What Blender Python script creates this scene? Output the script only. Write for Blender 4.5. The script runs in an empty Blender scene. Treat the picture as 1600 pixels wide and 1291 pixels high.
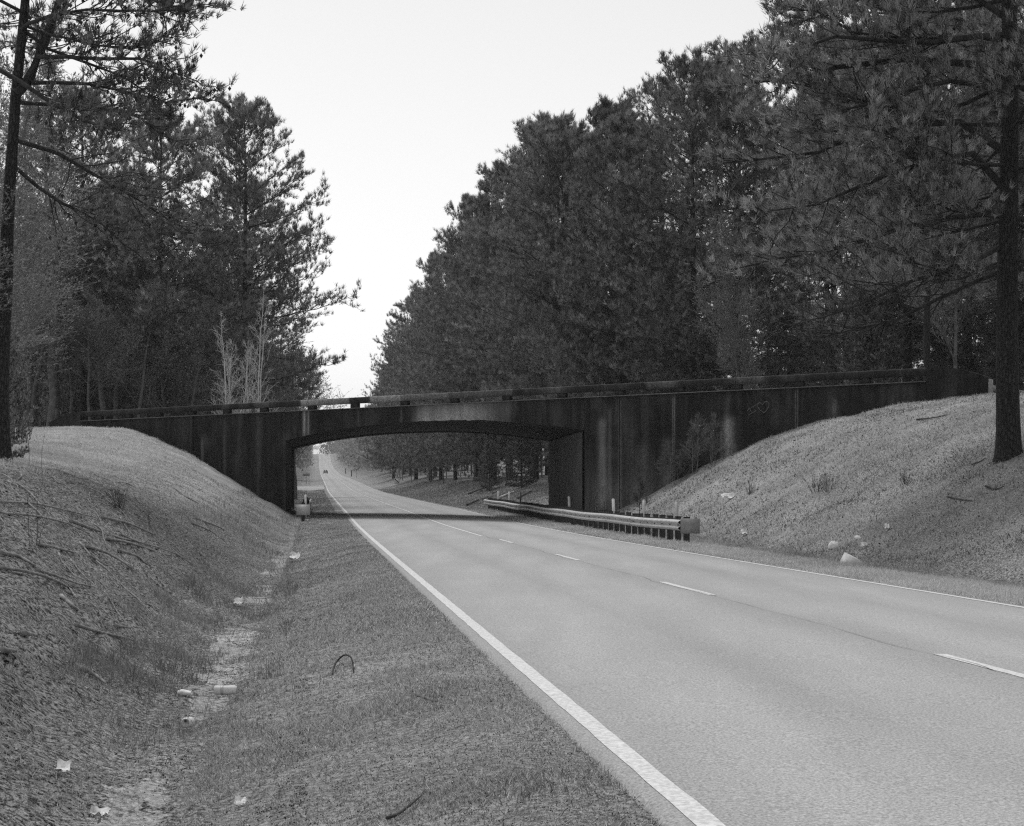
import bpy, math
import numpy as np

# ------------------------------------------------------------------ camera, world, sun, exposure
scene = bpy.context.scene
COL = scene.collection
F, CX, HY, ZC = 2590.0, 800.0, 800.0, 1.48        # focal length and principal point in pixels of the 1600 px photograph
cam_d = bpy.data.cameras.new('camera')
cam = bpy.data.objects.new('camera', cam_d)
COL.objects.link(cam)
cam.location = (0, 0, ZC)
cam.rotation_euler = (math.pi / 2, 0, 0)
cam_d.sensor_width = 36.0
cam_d.lens = 36.0 * F / 1600.0
cam_d.shift_y = (HY - 645.5) / 1600.0
cam_d.clip_start = 0.1
cam_d.clip_end = 6000
scene.camera = cam

SUN_EL, SUN_ROT = 66.0, -25.0
world = bpy.data.worlds.new('World')
scene.world = world
world.use_nodes = True
wt = world.node_tree
wt.nodes.clear()
w_out = wt.nodes.new('ShaderNodeOutputWorld')
w_bg = wt.nodes.new('ShaderNodeBackground')
w_bw = wt.nodes.new('ShaderNodeRGBToBW')
w_sky = wt.nodes.new('ShaderNodeTexSky')
w_sky.sky_type = 'NISHITA'
w_sky.sun_disc = False
w_sky.sun_elevation = math.radians(SUN_EL)
w_sky.sun_rotation = math.radians(SUN_ROT)
w_sky.air_density = 2.0
w_sky.dust_density = 1.0
w_sky.ozone_density = 1.0
w_bg.inputs['Strength'].default_value = 0.13
wt.links.new(w_sky.outputs[0], w_bw.inputs[0])
wt.links.new(w_bw.outputs[0], w_bg.inputs['Color'])
wt.links.new(w_bg.outputs[0], w_out.inputs['Surface'])

sun_d = bpy.data.lights.new('sun', 'SUN')
sun_d.energy = 1.5
sun_d.angle = math.radians(24)
sun_d.color = (1, 1, 1)
sun = bpy.data.objects.new('sun', sun_d)
COL.objects.link(sun)
sun.rotation_euler = (math.radians(90 - SUN_EL), 0, math.radians(-SUN_ROT + 180))

vs = scene.view_settings
scene.display_settings.display_device = 'sRGB'
vs.view_transform = 'Standard'
vs.look = 'None'
vs.gamma = 1.0
vs.use_curve_mapping = False
vs.exposure = 0.22
cy = scene.cycles
cy.max_bounces = 6
cy.diffuse_bounces = 5
cy.glossy_bounces = 2
cy.transmission_bounces = 2
cy.volume_bounces = 1
cy.transparent_max_bounces = 6
cy.use_denoising = False
cy.pixel_filter_type = 'BLACKMAN_HARRIS'
cy.filter_width = 1.25
cy.caustics_reflective = False
cy.caustics_refractive = False

# ------------------------------------------------------------------ helpers
rng = np.random.default_rng(11)
A1 = np.array


def px(x, y, Y):
    """pixel of the photograph at depth Y -> world point"""
    return A1([(x - CX) / F * Y, Y, (HY - y) / F * Y + ZC])


def _hash(ix, iy, seed):
    n = (ix.astype(np.int64) * 374761393 + iy.astype(np.int64) * 668265263 + seed * 974711) & 0xffffffff
    n = ((n ^ (n >> 13)) * 1274126177) & 0xffffffff
    n = n ^ (n >> 16)
    return (n & 0xffff) / 65535.0


def vnoise(x, y, seed=0):
    ix = np.floor(x); iy = np.floor(y)
    fx = x - ix; fy = y - iy
    fx = fx * fx * (3 - 2 * fx); fy = fy * fy * (3 - 2 * fy)
    a = _hash(ix, iy, seed); b = _hash(ix + 1, iy, seed)
    c = _hash(ix, iy + 1, seed); d = _hash(ix + 1, iy + 1, seed)
    return (a * (1 - fx) + b * fx) * (1 - fy) + (c * (1 - fx) + d * fx) * fy


def fbm(x, y, seed=0, octaves=4, gain=0.5):
    s = 0; a = 1.0; t = 0
    for k in range(octaves):
        s = s + a * vnoise(x * 2 ** k + 13.7 * k, y * 2 ** k - 7.1 * k, seed + k)
        t += a; a *= gain
    return s / t


def sstep(a, b, x):
    t = np.clip((x - a) / (b - a), 0, 1)
    return t * t * (3 - 2 * t)


def nrm(v):
    return v / np.maximum(np.linalg.norm(v, axis=-1, keepdims=True), 1e-9)


class Geo:
    """collects vertices, triangles and quads, with one float attribute, for ONE mesh object"""
    def __init__(self):
        self.v = []; self.f = []; self.a = []; self.n = 0

    def add(self, v, *faces, shade=0.5):
        v = np.asarray(v, float).reshape(-1, 3)
        for f in faces:
            f = np.asarray(f, np.int64)
            if f.size:
                self.f.append(f + self.n)
        self.v.append(v)
        self.a.append(np.broadcast_to(np.asarray(shade, float), (len(v),)))
        self.n += len(v)
        return self

    def box(self, c, s, rz=0.0, shade=0.5, taper=1.0, tilt=None):
        sx, sy, sz = A1(s) / 2.0
        v = A1([(-sx, -sy, -sz), (sx, -sy, -sz), (sx, sy, -sz), (-sx, sy, -sz),
                (-sx * taper, -sy * taper, sz), (sx * taper, -sy * taper, sz), (sx * taper, sy * taper, sz), (-sx * taper, sy * taper, sz)])
        if tilt is not None:
            a, b = tilt
            ca, sa, cb, sb = math.cos(a), math.sin(a), math.cos(b), math.sin(b)
            v = v @ A1([[1, 0, 0], [0, ca, -sa], [0, sa, ca]]).T @ A1([[cb, 0, sb], [0, 1, 0], [-sb, 0, cb]]).T
        c_, s_ = math.cos(rz), math.sin(rz)
        v = v @ A1([[c_, -s_, 0], [s_, c_, 0], [0, 0, 1]]).T + A1(c)
        return self.add(v, [[0, 3, 2, 1], [4, 5, 6, 7], [0, 1, 5, 4], [1, 2, 6, 5], [2, 3, 7, 6], [3, 0, 4, 7]], shade=shade)

    def tube(self, P, R, k=6, cap=True, shade=0.5):
        P = np.asarray(P, float)[None]; R = np.asarray(R, float)[None]
        v, q = tubes(P, R, k)
        self.add(v, q, shade=shade)
        if cap:
            n = P.shape[1]
            base = self.n - n * k
            self.f.append(A1([list(range(base, base + k))[::-1]]))
            self.f.append(A1([list(range(base + (n - 1) * k, base + n * k))]))
        return self

    def lathe(self, prof, k=16, M=None, shade=0.5):
        """prof: (r, z) pairs; M: 4x4 placing it"""
        prof = np.asarray(prof, float)
        th = np.arange(k) / k * 2 * np.pi
        v = np.stack([prof[:, None, 0] * np.cos(th), prof[:, None, 0] * np.sin(th), np.repeat(prof[:, 1:2], k, 1)], -1).reshape(-1, 3)
        if M is not None:
            v = v @ M[:3, :3].T + M[:3, 3]
        n = len(prof)
        i = np.arange(n - 1)[:, None] * k; j = np.arange(k)[None]
        q = np.stack([i + j, i + (j + 1) % k, i + k + (j + 1) % k, i + k + j], -1).reshape(-1, 4)
        return self.add(v, q, [list(range(k))[::-1]], [list(range((n - 1) * k, n * k))], shade=shade)

    def build(self, name, mat, parent=None, smooth=False, loc=None, attr='shade'):
        o = bpy.data.objects.new(name, self.mesh(name, mat, smooth, attr))
        COL.objects.link(o)
        if parent is not None:
            o.parent = parent
        if loc is not None:
            o.location = loc
        return o

    def mesh(self, name, mat, smooth=False, attr='shade'):
        v = np.concatenate(self.v).astype(np.float32)
        me = bpy.data.meshes.new(name)
        me.vertices.add(len(v))
        me.vertices.foreach_set('co', v.ravel())
        idx = np.concatenate([f.ravel() for f in self.f]).astype(np.int32)
        tot = np.concatenate([np.full(len(f), f.shape[1]) for f in self.f])
        start = np.concatenate([[0], np.cumsum(tot)[:-1]]).astype(np.int32)
        me.loops.add(len(idx)); me.loops.foreach_set('vertex_index', idx)
        me.polygons.add(len(tot)); me.polygons.foreach_set('loop_start', start)
        me.update(calc_edges=True)
        if smooth:
            me.polygons.foreach_set('use_smooth', np.ones(len(tot), bool))
        at = me.attributes.new(attr, 'FLOAT', 'POINT')
        at.data.foreach_set('value', np.concatenate(self.a).astype(np.float32))
        me.materials.append(mat)
        me.validate()
        return me


def tubes(P, R, k):
    """batch of tubes: P (B,n,3), R (B,n) -> verts, quads"""
    B, n, _ = P.shape
    T = nrm(np.gradient(P, axis=1))
    ref = np.where(np.abs(T[..., 2:3]) > 0.9, A1([1.0, 0, 0]), A1([0, 0, 1.0]))
    U = nrm(np.cross(T, ref)); V = np.cross(T, U)
    th = np.arange(k) / k * 2 * np.pi
    ring = P[:, :, None, :] + R[:, :, None, None] * (np.cos(th)[None, None, :, None] * U[:, :, None, :] + np.sin(th)[None, None, :, None] * V[:, :, None, :])
    b = (np.arange(B) * n * k)[:, None, None]; i = (np.arange(n - 1) * k)[None, :, None]; j = np.arange(k)[None, None]
    j2 = (j + 1) % k
    q = np.stack([b + i + j, b + i + j2, b + i + k + j2, b + i + k + j], -1).reshape(-1, 4)
    return ring.reshape(-1, 3), q


def grid_faces(nr, nc):
    i = np.arange(nr - 1)[:, None] * nc; j = np.arange(nc - 1)[None]
    return np.stack([i + j, i + j + 1, i + nc + j + 1, i + nc + j], -1).reshape(-1, 4)


def tag(o, label=None, cat=None, group=None, kind=None):
    if label: o['label'] = label
    if cat: o['category'] = cat
    if group: o['group'] = group
    if kind: o['kind'] = kind
    return o


def empty(name, loc=(0, 0, 0), rz=0.0):
    o = bpy.data.objects.new(name, None)
    o.empty_display_size = 0.3
    COL.objects.link(o)
    o.location = loc
    o.rotation_euler = (0, 0, rz)
    return o


def copy_tree(o, parent=None):
    c = o.copy()
    COL.objects.link(c)
    if parent is not None:
        c.parent = parent
    for ch in list(o.children):
        copy_tree(ch, c)
    return c


# ------------------------------------------------------------------ materials
def mat_new(name):
    m = bpy.data.materials.new(name)
    m.use_nodes = True
    nt = m.node_tree
    return m, nt, nt.nodes['Principled BSDF']


class N:
    """tiny expression builder over shader nodes"""
    def __init__(self, nt): self.nt = nt

    def math(self, op, a, b=None, c=None, clamp=False):
        n = self.nt.nodes.new('ShaderNodeMath'); n.operation = op; n.use_clamp = clamp
        for i, v in enumerate((a, b, c)):
            if v is None: continue
            if isinstance(v, (int, float)): n.inputs[i].default_value = v
            else: self.nt.links.new(v, n.inputs[i])
        return n.outputs[0]

    def attr(self, name):
        n = self.nt.nodes.new('ShaderNodeAttribute'); n.attribute_name = name
        return n.outputs['Fac']

    def coord(self, kind='Object', scale=(1, 1, 1), rot=0.0):
        n = self.nt.nodes.new('ShaderNodeTexCoord')
        m = self.nt.nodes.new('ShaderNodeMapping')
        m.inputs['Scale'].default_value = scale
        m.inputs['Rotation'].default_value = (0, 0, rot)
        self.nt.links.new(n.outputs[kind], m.inputs['Vector'])
        return m.outputs[0]

    def noise(self, vec, scale, detail=3.0, rough=0.55, distort=0.0):
        n = self.nt.nodes.new('ShaderNodeTexNoise')
        n.inputs['Scale'].default_value = scale; n.inputs['Detail'].default_value = detail
        n.inputs['Roughness'].default_value = rough; n.inputs['Distortion'].default_value = distort
        self.nt.links.new(vec, n.inputs['Vector'])
        return n.outputs[0]

    def voronoi(self, vec, scale, feature='F1', rnd=1.0):
        n = self.nt.nodes.new('ShaderNodeTexVoronoi'); n.feature = feature
        n.inputs['Scale'].default_value = scale; n.inputs['Randomness'].default_value = rnd
        self.nt.links.new(vec, n.inputs['Vector'])
        return n.outputs['Distance']

    def map(self, v, a, b, c, d, smooth=True):
        n = self.nt.nodes.new('ShaderNodeMapRange')
        n.interpolation_type = 'SMOOTHSTEP' if smooth else 'LINEAR'
        n.inputs['From Min'].default_value = a; n.inputs['From Max'].default_value = b
        n.inputs['To Min'].default_value = c; n.inputs['To Max'].default_value = d
        self.nt.links.new(v, n.inputs['Value'])
        return n.outputs['Result']

    def mix(self, f, a, b):
        """float mix"""
        n = self.nt.nodes.new('ShaderNodeMix'); n.data_type = 'FLOAT'
        for i, v in ((0, f), (2, a), (3, b)):
            if isinstance(v, (int, float)): n.inputs[i].default_value = v
            else: self.nt.links.new(v, n.inputs[i])
        return n.outputs[0]

    def bump(self, h, strength, dist, bsdf):
        n = self.nt.nodes.new('ShaderNodeBump')
        n.inputs['Strength'].default_value = strength; n.inputs['Distance'].default_value = dist
        self.nt.links.new(h, n.inputs['Height'])
        self.nt.links.new(n.outputs[0], bsdf.inputs['Normal'])

    def color(self, v, bsdf):
        self.nt.links.new(v, bsdf.inputs['Base Color'])


def simple_mat(name, lo, hi, scale=3.0, rough=0.85, bump=0.0, stretch=(1, 1, 1), detail=5.0, shade=False, spec=0.3, metal=0.0):
    m, nt, b = mat_new(name)
    e = N(nt)
    vec = e.coord('Object', stretch)
    n = e.noise(vec, scale, detail)
    c = e.map(n, 0.3, 0.7, lo, hi)
    if shade:
        c = e.math('MULTIPLY', c, e.math('MULTIPLY', e.attr('shade'), 2.0))
    e.color(c, b)
    b.inputs['Roughness'].default_value = rough
    b.inputs['Specular IOR Level'].default_value = spec
    b.inputs['Metallic'].default_value = metal
    if bump:
        e.bump(e.noise(vec, scale * 3, 6), 0.8, bump, b)
    return m


def leaf_mat(name, lo, hi, trans=0.25, var=0.25):
    m, nt, b = mat_new(name)
    e = N(nt)
    inf = nt.nodes.new('ShaderNodeObjectInfo')
    c = e.mix(e.attr('shade'), lo, hi)
    c = e.math('MULTIPLY', c, e.map(inf.outputs['Random'], 0, 1, 1 - var, 1 + var, False))
    e.color(c, b)
    b.inputs['Roughness'].default_value = 0.6
    b.inputs['Specular IOR Level'].default_value = 0.25
    tr = nt.nodes.new('ShaderNodeBsdfTranslucent')
    nt.links.new(c, tr.inputs['Color'])
    mx = nt.nodes.new('ShaderNodeMixShader'); mx.inputs[0].default_value = trans
    nt.links.new(b.outputs[0], mx.inputs[1]); nt.links.new(tr.outputs[0], mx.inputs[2])
    nt.links.new(mx.outputs[0], nt.nodes['Material Output'].inputs['Surface'])
    return m


M_NEEDLE = leaf_mat('pine_needles', 0.05, 0.42, .35)
M_BUD = leaf_mat('spring_buds', 0.10, 0.40)
M_BLADE = leaf_mat('grass_blades', 0.06, 0.66, 0.2, 0.0)
M_TWIG = simple_mat('twig_bark', 0.10, 0.20, 4)
M_PALE = simple_mat('pale_sapling_bark', 0.5, 0.72, 4)
M_LIMB = simple_mat('pine_limb_bark', 0.02, 0.05, 5)
M_STEEL = simple_mat('galvanized_steel', 0.42, 0.56, 2.5, 0.5, spec=0.5, metal=0.35)
M_PLATE = simple_mat('weathered_end_plate', 0.22, 0.32, 5, 0.6)
M_POST = simple_mat('creosote_wood', 0.025, 0.06, 6, 0.9, 0.01, (1, 1, 0.15))
M_WHITE = simple_mat('white_paint', 0.55, 0.75, 6, 0.6)
M_DARK = simple_mat('black_paint', 0.02, 0.03, 6, 0.6)
M_FOAM = simple_mat('white_litter', 0.55, 0.85, 14, 0.7)
M_ROOT = simple_mat('root_bark', 0.14, 0.34, 9, 0.9, 0.01)
M_GLASS = simple_mat('car_glass', 0.02, 0.03, 3, 0.15, spec=0.5)
M_CARPAINT = simple_mat('car_paint', 0.10, 0.12, 3, 0.3, spec=0.5)
M_CARPAINT_PALE = simple_mat('pale_car_paint', 0.5, 0.55, 3, 0.3, spec=0.5)
M_TYRE = simple_mat('tyre_rubber', 0.02, 0.03, 6, 0.9)
M_CHALK = simple_mat('chalk_marks', 0.10, 0.22, 14, 0.95)
M_LEAFLIT = leaf_mat('dead_leaves', 0.03, 0.46, 0.1, 0.0)
M_TWIGDARK = simple_mat('dead_twig', 0.03, 0.08, 8)


def bark_mat():
    m, nt, b = mat_new('pine_bark')
    e = N(nt)
    v = e.coord('Object', (1, 1, 0.28))
    d = e.math('ADD', e.voronoi(v, 15.0, 'DISTANCE_TO_EDGE'), e.math('MULTIPLY', e.math('SUBTRACT', e.noise(v, 26, 4), .5), .22))
    crack = e.map(d, 0.0, 0.26, 0.0, 1.0)
    n = e.noise(e.coord('Object'), 14, 6)
    c = e.math('MULTIPLY', e.map(n, 0.3, 0.7, 0.015, 0.055), e.map(crack, 0, 1, 0.35, 1.0, False))
    e.color(c, b)
    b.inputs['Roughness'].default_value = 0.95
    e.bump(e.math('ADD', crack, e.math('MULTIPLY', n, 0.5)), 1.0, 0.03, b)
    return m


M_BARK = bark_mat()

# ------------------------------------------------------------------ road frame and terrain
RD = A1([-0.1172, 0.9931]); RN = A1([0.9931, 0.1172]); RC = A1([5.39, 0.0])
_RY = A1([-400, -60, 0, 21.8, 42.6, 58, 70, 82.6, 99, 119, 169, 233, 315, 450, 610, 780, 945, 1050, 1150, 1260, 1450, 2600, 6000.])
_RZ = A1([-6.3, -2.2, -1.48, -1.22, -.97, -.77, -.58, -.33, 0.02, .41, 1.43, 2.79, 5.1, 9.0, 13.5, 19.4, 25.9, 31.6, 39.3, 43, 42, 38, 30.])


def _pchip(x, X, Y):
    h = np.diff(X); d = np.diff(Y) / h
    m = np.zeros_like(Y)
    m[1:-1] = np.where(d[:-1] * d[1:] > 0, (h[:-1] + h[1:]) / ((h[1:]) / np.where(d[:-1] == 0, 1, d[:-1]) + h[:-1] / np.where(d[1:] == 0, 1, d[1:])), 0)
    m[0] = d[0]; m[-1] = d[-1]
    i = np.clip(np.searchsorted(X, x) - 1, 0, len(X) - 2)
    t = (x - X[i]) / h[i]
    return (Y[i] * (1 + 2 * t) * (1 - t) ** 2 + m[i] * h[i] * t * (1 - t) ** 2 + Y[i + 1] * t * t * (3 - 2 * t) + m[i + 1] * h[i] * t * t * (t - 1))


def roadz(s):
    s = np.asarray(s, float)
    return _pchip(np.clip(s / 0.9931 * 0.9931 + 0.0, -399, 5990), _RY, _RZ) + ZC


def st2xy(s, t):
    s = np.asarray(s, float); t = np.asarray(t, float)
    return RC[0] + s * RD[0] + t * RN[0], RC[1] + s * RD[1] + t * RN[1]


def xy2st(X, Y):
    return (X - RC[0]) * RD[0] + Y * RD[1], (X - RC[0]) * RN[0] + Y * RN[1]


BK, BY0 = 0.7, 77.0          # front face of the bridge in plan: Y = 77 - 0.7 X
BW = 8.66                    # width of the bridge


def bridge_u(X, Y):
    return (BY0 - BK * X - Y) / 1.2207


_T_LB = A1([[-900, 5.2], [-40, 4.95], [-18, 4.85], [-15.7, 4.68], [-14, 4.15], [-12, 3.2], [-8.45, 1.12], [-7.1, .42], [-6.4, .0], [-5, -.05], [-3.9, -.03]])
_T_LN = A1([[-900, 9], [-60, 4.0], [-20, 3.3], [-16, 2.8], [-13, 2.25], [-11.2, 1.95], [-10, 1.5], [-9, .95], [-8, .3], [-7.2, -.22], [-6.75, -.44], [-6.3, -.48], [-5.8, -.40], [-5, -.2], [-4.3, -.06], [-3.9, -.03]])
_T_LF = A1([[-900, 6], [-60, 1.5], [-30, .7], [-16, .3], [-10, .05], [-8, -.15], [-6.5, -.25], [-5, -.1], [-3.9, -.03]])
_T_RB = A1([[3.9, -.03], [5, .02], [6.4, .0], [7.2, .15], [8.43, .82], [11.66, 2.85], [13.2, 3.6], [15.4, 4.42], [17.7, 4.9], [20.4, 5.08], [30, 5.1], [900, 6]])
_T_RN = A1([[3.9, -.03], [5, .0], [6, -.12], [6.8, -.16], [7.6, .12], [8.6, .55], [10, 1.15], [12.1, 2.0], [14, 2.6], [17, 3.1], [21, 3.5], [40, 4.2], [900, 9]])
_T_RF = A1([[3.9, -.03], [5, .02], [6.4, .12], [8, .55], [10, 1.2], [13, 1.85], [17, 2.1], [40, 3.0], [900, 8]])


def _tab(T, t): return np.interp(t, T[:, 0], T[:, 1])


def profile(s, t, X, Y):
    u = bridge_u(X, Y)
    wn = np.where(u > 0, np.where(t < 0, (1 - sstep(-8, 30, u)) / .886, 1 - sstep(2.5, 34, u)), 1.0)
    wf = np.where(u < -BW, 1 - sstep(1.0, 16, -u - BW), 1.0)
    w = wn * wf
    left = t < 0
    hb = np.where(left, _tab(_T_LB, t), _tab(_T_RB, t))
    hn = np.where(left, _tab(_T_LN, t), _tab(_T_RN, t))
    hf = np.where(left, _tab(_T_LF, t), _tab(_T_RF, t))
    ho = np.where(u > -BW / 2, hn, hf)
    h = w * hb + (1 - w) * ho
    h = np.where(np.abs(t) < 3.80, -0.04 - .03 * (3.80 - np.abs(t)).clip(0, 1), h)
    return h


def bumps(s, t):
    at = np.abs(t)
    off = sstep(3.9, 5.2, at)
    lumps = (fbm(s * .35, t * .5, 3) - .5) * .20 * sstep(6.5, 9, at)
    mid = (fbm(s * 1.3, t * 1.6, 21) - .5) * .15 * off
    bank = sstep(-6.9, -7.6, t) * (1 - sstep(40, 60, s)) * (1 - sstep(-11.5, -14, t))
    fine = (fbm(s * 4.2, t * 5.0, 41, 3) - .5) * (.05 + .10 * bank) * off
    # the eroded bank drops in little ledges where roots hold the soil
    led = np.abs(fbm(s * .55, t * 3.0, 77, 3) - .5) * -.30 * bank
    return lumps + mid + fine + led


def ground_z(X, Y):
    X = np.asarray(X, float); Y = np.asarray(Y, float)
    s, t = xy2st(X, Y)
    return roadz(s) + profile(s, t, X, Y) + bumps(s, t)


def gz(X, Y): return float(ground_z(A1([X]), A1([Y]))[0])


def hit(x, y):
    """where the view ray of a pixel meets the ground"""
    d = A1([(x - CX) / F, 1.0, (HY - y) / F])
    Y = np.arange(6, 400, 0.05)
    dz = ZC + d[2] * Y - ground_z(d[0] * Y, Y)
    i = np.argmax(dz < 0)
    Yh = Y[i] if dz[i] < 0 else 100.0
    return A1([d[0] * Yh, Yh, gz(d[0] * Yh, Yh)])


def spaced(segs):
    out = []
    for a, b, d in segs:
        out.append(np.arange(a, b - 1e-6, d))
    out.append([segs[-1][1]])
    return np.concatenate(out)


g_s = spaced([(-120, -20, 20), (-20, 5, 1.5), (5, 20, .14), (20, 40, .20), (40, 75, .34), (75, 130, .8), (130, 400, 6), (400, 1600, 25), (1600, 5000, 400)])
g_t = spaced([(-1500, -100, 200), (-100, -40, 12), (-40, -22, 1.5), (-22, -14, .4), (-14, -3.70, .12), (-3.70, 3.70, .74), (3.70, 10, .16), (10, 24, .24), (24, 40, 1.5), (40, 100, 12), (100, 1500, 200)])
SS, TT = np.meshgrid(g_s, g_t, indexing='ij')
GX, GY = st2xy(SS, TT)
GZ = ground_z(GX, GY)
gg = Geo()
gg.add(np.stack([GX, GY, GZ], -1), grid_faces(len(g_s), len(g_t)))


def ground_mat():
    m, nt, b = mat_new('roadside_earth_and_grass')
    e = N(nt)
    v = e.coord('Object')
    fine = e.noise(v, 22, 6, 0.7)
    mid = e.noise(v, 3.2, 5, 0.6)
    spk = e.noise(v, 70, 2, 0.6)
    big = e.noise(v, 0.45, 4)
    base = e.math('ADD', e.map(fine, .39, .61, .03, .46), e.map(spk, .4, .6, -.07, .08))
    lawn = e.math('ADD', e.map(fine, .3, .7, .26, .52), e.map(mid, .3, .7, -.05, .06))
    straw = e.math('ADD', e.map(fine, .40, .60, .02, .36), e.map(mid, .3, .7, -.03, .05))
    sand = e.math('ADD', e.map(fine, .34, .66, .26, .66), e.map(spk, .4, .6, -.07, .07))
    c = e.mix(e.attr('lawn'), base, lawn)
    c = e.mix(e.attr('litter'), c, straw)
    sm = e.map(e.math('ADD', e.attr('sand'), e.math('ADD', e.math('MULTIPLY', e.math('SUBTRACT', mid, .5), 1.5), e.math('MULTIPLY', e.math('SUBTRACT', fine, .5), 1.1))), .38, .66, 0, 1)
    c = e.mix(sm, c, sand)
    c = e.math('MULTIPLY', c, e.map(big, .3, .7, .82, 1.15))
    e.color(c, b)
    b.inputs['Roughness'].default_value = 1.0
    b.inputs['Specular IOR Level'].default_value = 0.1
    e.bump(e.math('ADD', fine, e.math('MULTIPLY', spk, .4)), .9, .05, b)
    return m


M_GROUND = ground_mat()
ground = gg.build('ground', M_GROUND, smooth=True)
tag(ground, kind='structure')


def zone_lawn(s, t):
    """mown grass: left mound top and embankments, right hill"""
    u_l = sstep(-10.2, -12.8, t + (fbm(s * .12, t * .2, 5) - .5) * 2.0 + (fbm(s * .9, t * .9, 55) - .5) * 1.6 + sstep(30, 62, s) * -2.6)
    r = sstep(6.9, 8.0, t)
    sh = sstep(3.68, 3.95, np.abs(t)) * (1 - sstep(5.6, 6.6, np.abs(t))) * np.where(t > 0, 1.0, .55) * (1 - .75 * sstep(105, 125, s))
    return np.clip(u_l * (.8 + .4 * fbm(s * .5, t * .5, 6)) + r * (-.15 + 1.0 * fbm(s * .6, t * .8, 7)) * (1 - .6 * sstep(105, 125, s)) + sh, 0, 1)


def zone_litter(s, t):
    return np.clip(sstep(-6.9, -7.6, t) * (1 - sstep(-10.4, -12.6, t)) * (1 - sstep(34, 62, s)) + sstep(110, 125, s) * sstep(7, 9, np.abs(t)), 0, 1)


def zone_sand(s, t):
    d = np.abs(t + 6.34 + (fbm(s * .4, s * 0 + 3.3, 9) - .5) * .35)
    p = fbm(s * .5, t * .7, 15, 3)
    q = fbm(s * 2.6, t * 3.4, 16, 4)
    w = .08 + .26 * sstep(.38, .64, p)
    m = (1 - sstep(.25 * w, 1.5 * w, d)) * (.55 + .55 * sstep(.38, .60, p))
    spot = .50 * np.exp(-((s - 11.7) / 1.3) ** 2 - ((t + 6.42) / .34) ** 2) + .3 * np.exp(-((s - 24.0) / 1.2) ** 2 - ((t + 6.3) / .16) ** 2)
    return np.clip((m + spot) * (.15 + 1.0 * q), 0, .66) * (1 - sstep(45, 75, s)) * sstep(4, 6, s)


for nm, fn in (('lawn', zone_lawn), ('litter', zone_litter), ('sand', zone_sand)):
    at = ground.data.attributes.new(nm, 'FLOAT', 'POINT')
    at.data.foreach_set('value', fn(SS, TT).astype(np.float32).ravel())


# ------------------------------------------------------------------ road
def road_mat():
    m, nt, b = mat_new('worn_asphalt')
    e = N(nt)
    v = e.coord('Object')
    spk = e.noise(v, 58, 3, 0.75)
    vor = e.voronoi(v, 75)
    big = e.noise(e.coord('Object', (1, .12, 1), math.radians(-6.73)), 1.3, 4)
    pat = e.noise(v, .35, 4)
    t = e.attr('shade')
    # tyre paths: two darker bands per lane
    w = e.math('ABSOLUTE', e.math('SINE', e.math('MULTIPLY', t, math.pi / 1.83)))
    c = e.map(spk, .3, .7, .17, .52, False)
    c = e.math('MULTIPLY', c, e.map(vor, 0, .55, .8, 1.12, False))
    c = e.math('MULTIPLY', c, e.map(w, 0, 1, .91, 1.05, False))
    c = e.math('MULTIPLY', c, e.map(big, .3, .7, .94, 1.06))
    c = e.math('MULTIPLY', c, e.map(pat, .3, .7, .975, 1.025))
    e.color(c, b)
    b.inputs['Roughness'].default_value = .9
    b.inputs['Specular IOR Level'].default_value = .25
    e.bump(e.math('ADD', spk, vor), .3, .003, b)
    return m


M_ROAD = road_mat()
M_LINE = simple_mat('road_paint', .48, .76, 34, .8, 0.0006)
M_CRACK = simple_mat('crack_dark', .12, .20, 6, .9)  # the crack is a flat strip; its dark depth is put into the colour

r_s = spaced([(-60, 5, 2), (5, 40, .09), (40, 130, .4), (130, 400, 5), (400, 1500, 15)])
r_t = A1([-3.86, -3.79, -3.74, -2.7, -1.35, 0, 1.35, 2.7, 3.74, 3.79, 3.86])


def crown(t): return 0.045 * (1 - np.minimum(np.abs(t) / 3.9, 1) ** 2)


S2, T2 = np.meshgrid(r_s, r_t, indexing='ij')
edge = (fbm(S2 * 5.5, T2 * 0 + 5, 61, 4) - .5) * .06 * (np.abs(T2) > 3.76) * np.sign(T2)
RX, RY_ = st2xy(S2, T2 + edge)
RZ_ = roadz(S2) + crown(T2) - np.where(np.abs(T2) > 3.83, .14, 0) - np.where(np.abs(np.abs(T2) - 3.79) < .02, .014, 0)
rg = Geo().add(np.stack([RX, RY_, RZ_], -1), grid_faces(len(r_s), len(r_t)), shade=T2.ravel())
road = rg.build('road', M_ROAD)
tag(road, kind='structure')


def strip(s0, s1, tc, w, lift=.004, step=None, ragged=.008):
    n = max(2, int((s1 - s0) / (step or max(.25, .01 * s0))) + 1)
    s = np.linspace(s0, s1, n)
    ts = A1([-.5, 0, .5]) * w
    S, T = np.meshgrid(s, ts, indexing='ij')
    jit = (vnoise(S * 5, T * 90 + 2, 3) - .5) * ragged * 2
    x, y = st2xy(S, tc + T + jit)
    return np.stack([x, y, roadz(S) + crown(tc + T) + lift], -1).reshape(-1, 3), grid_faces(n, 3)


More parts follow.
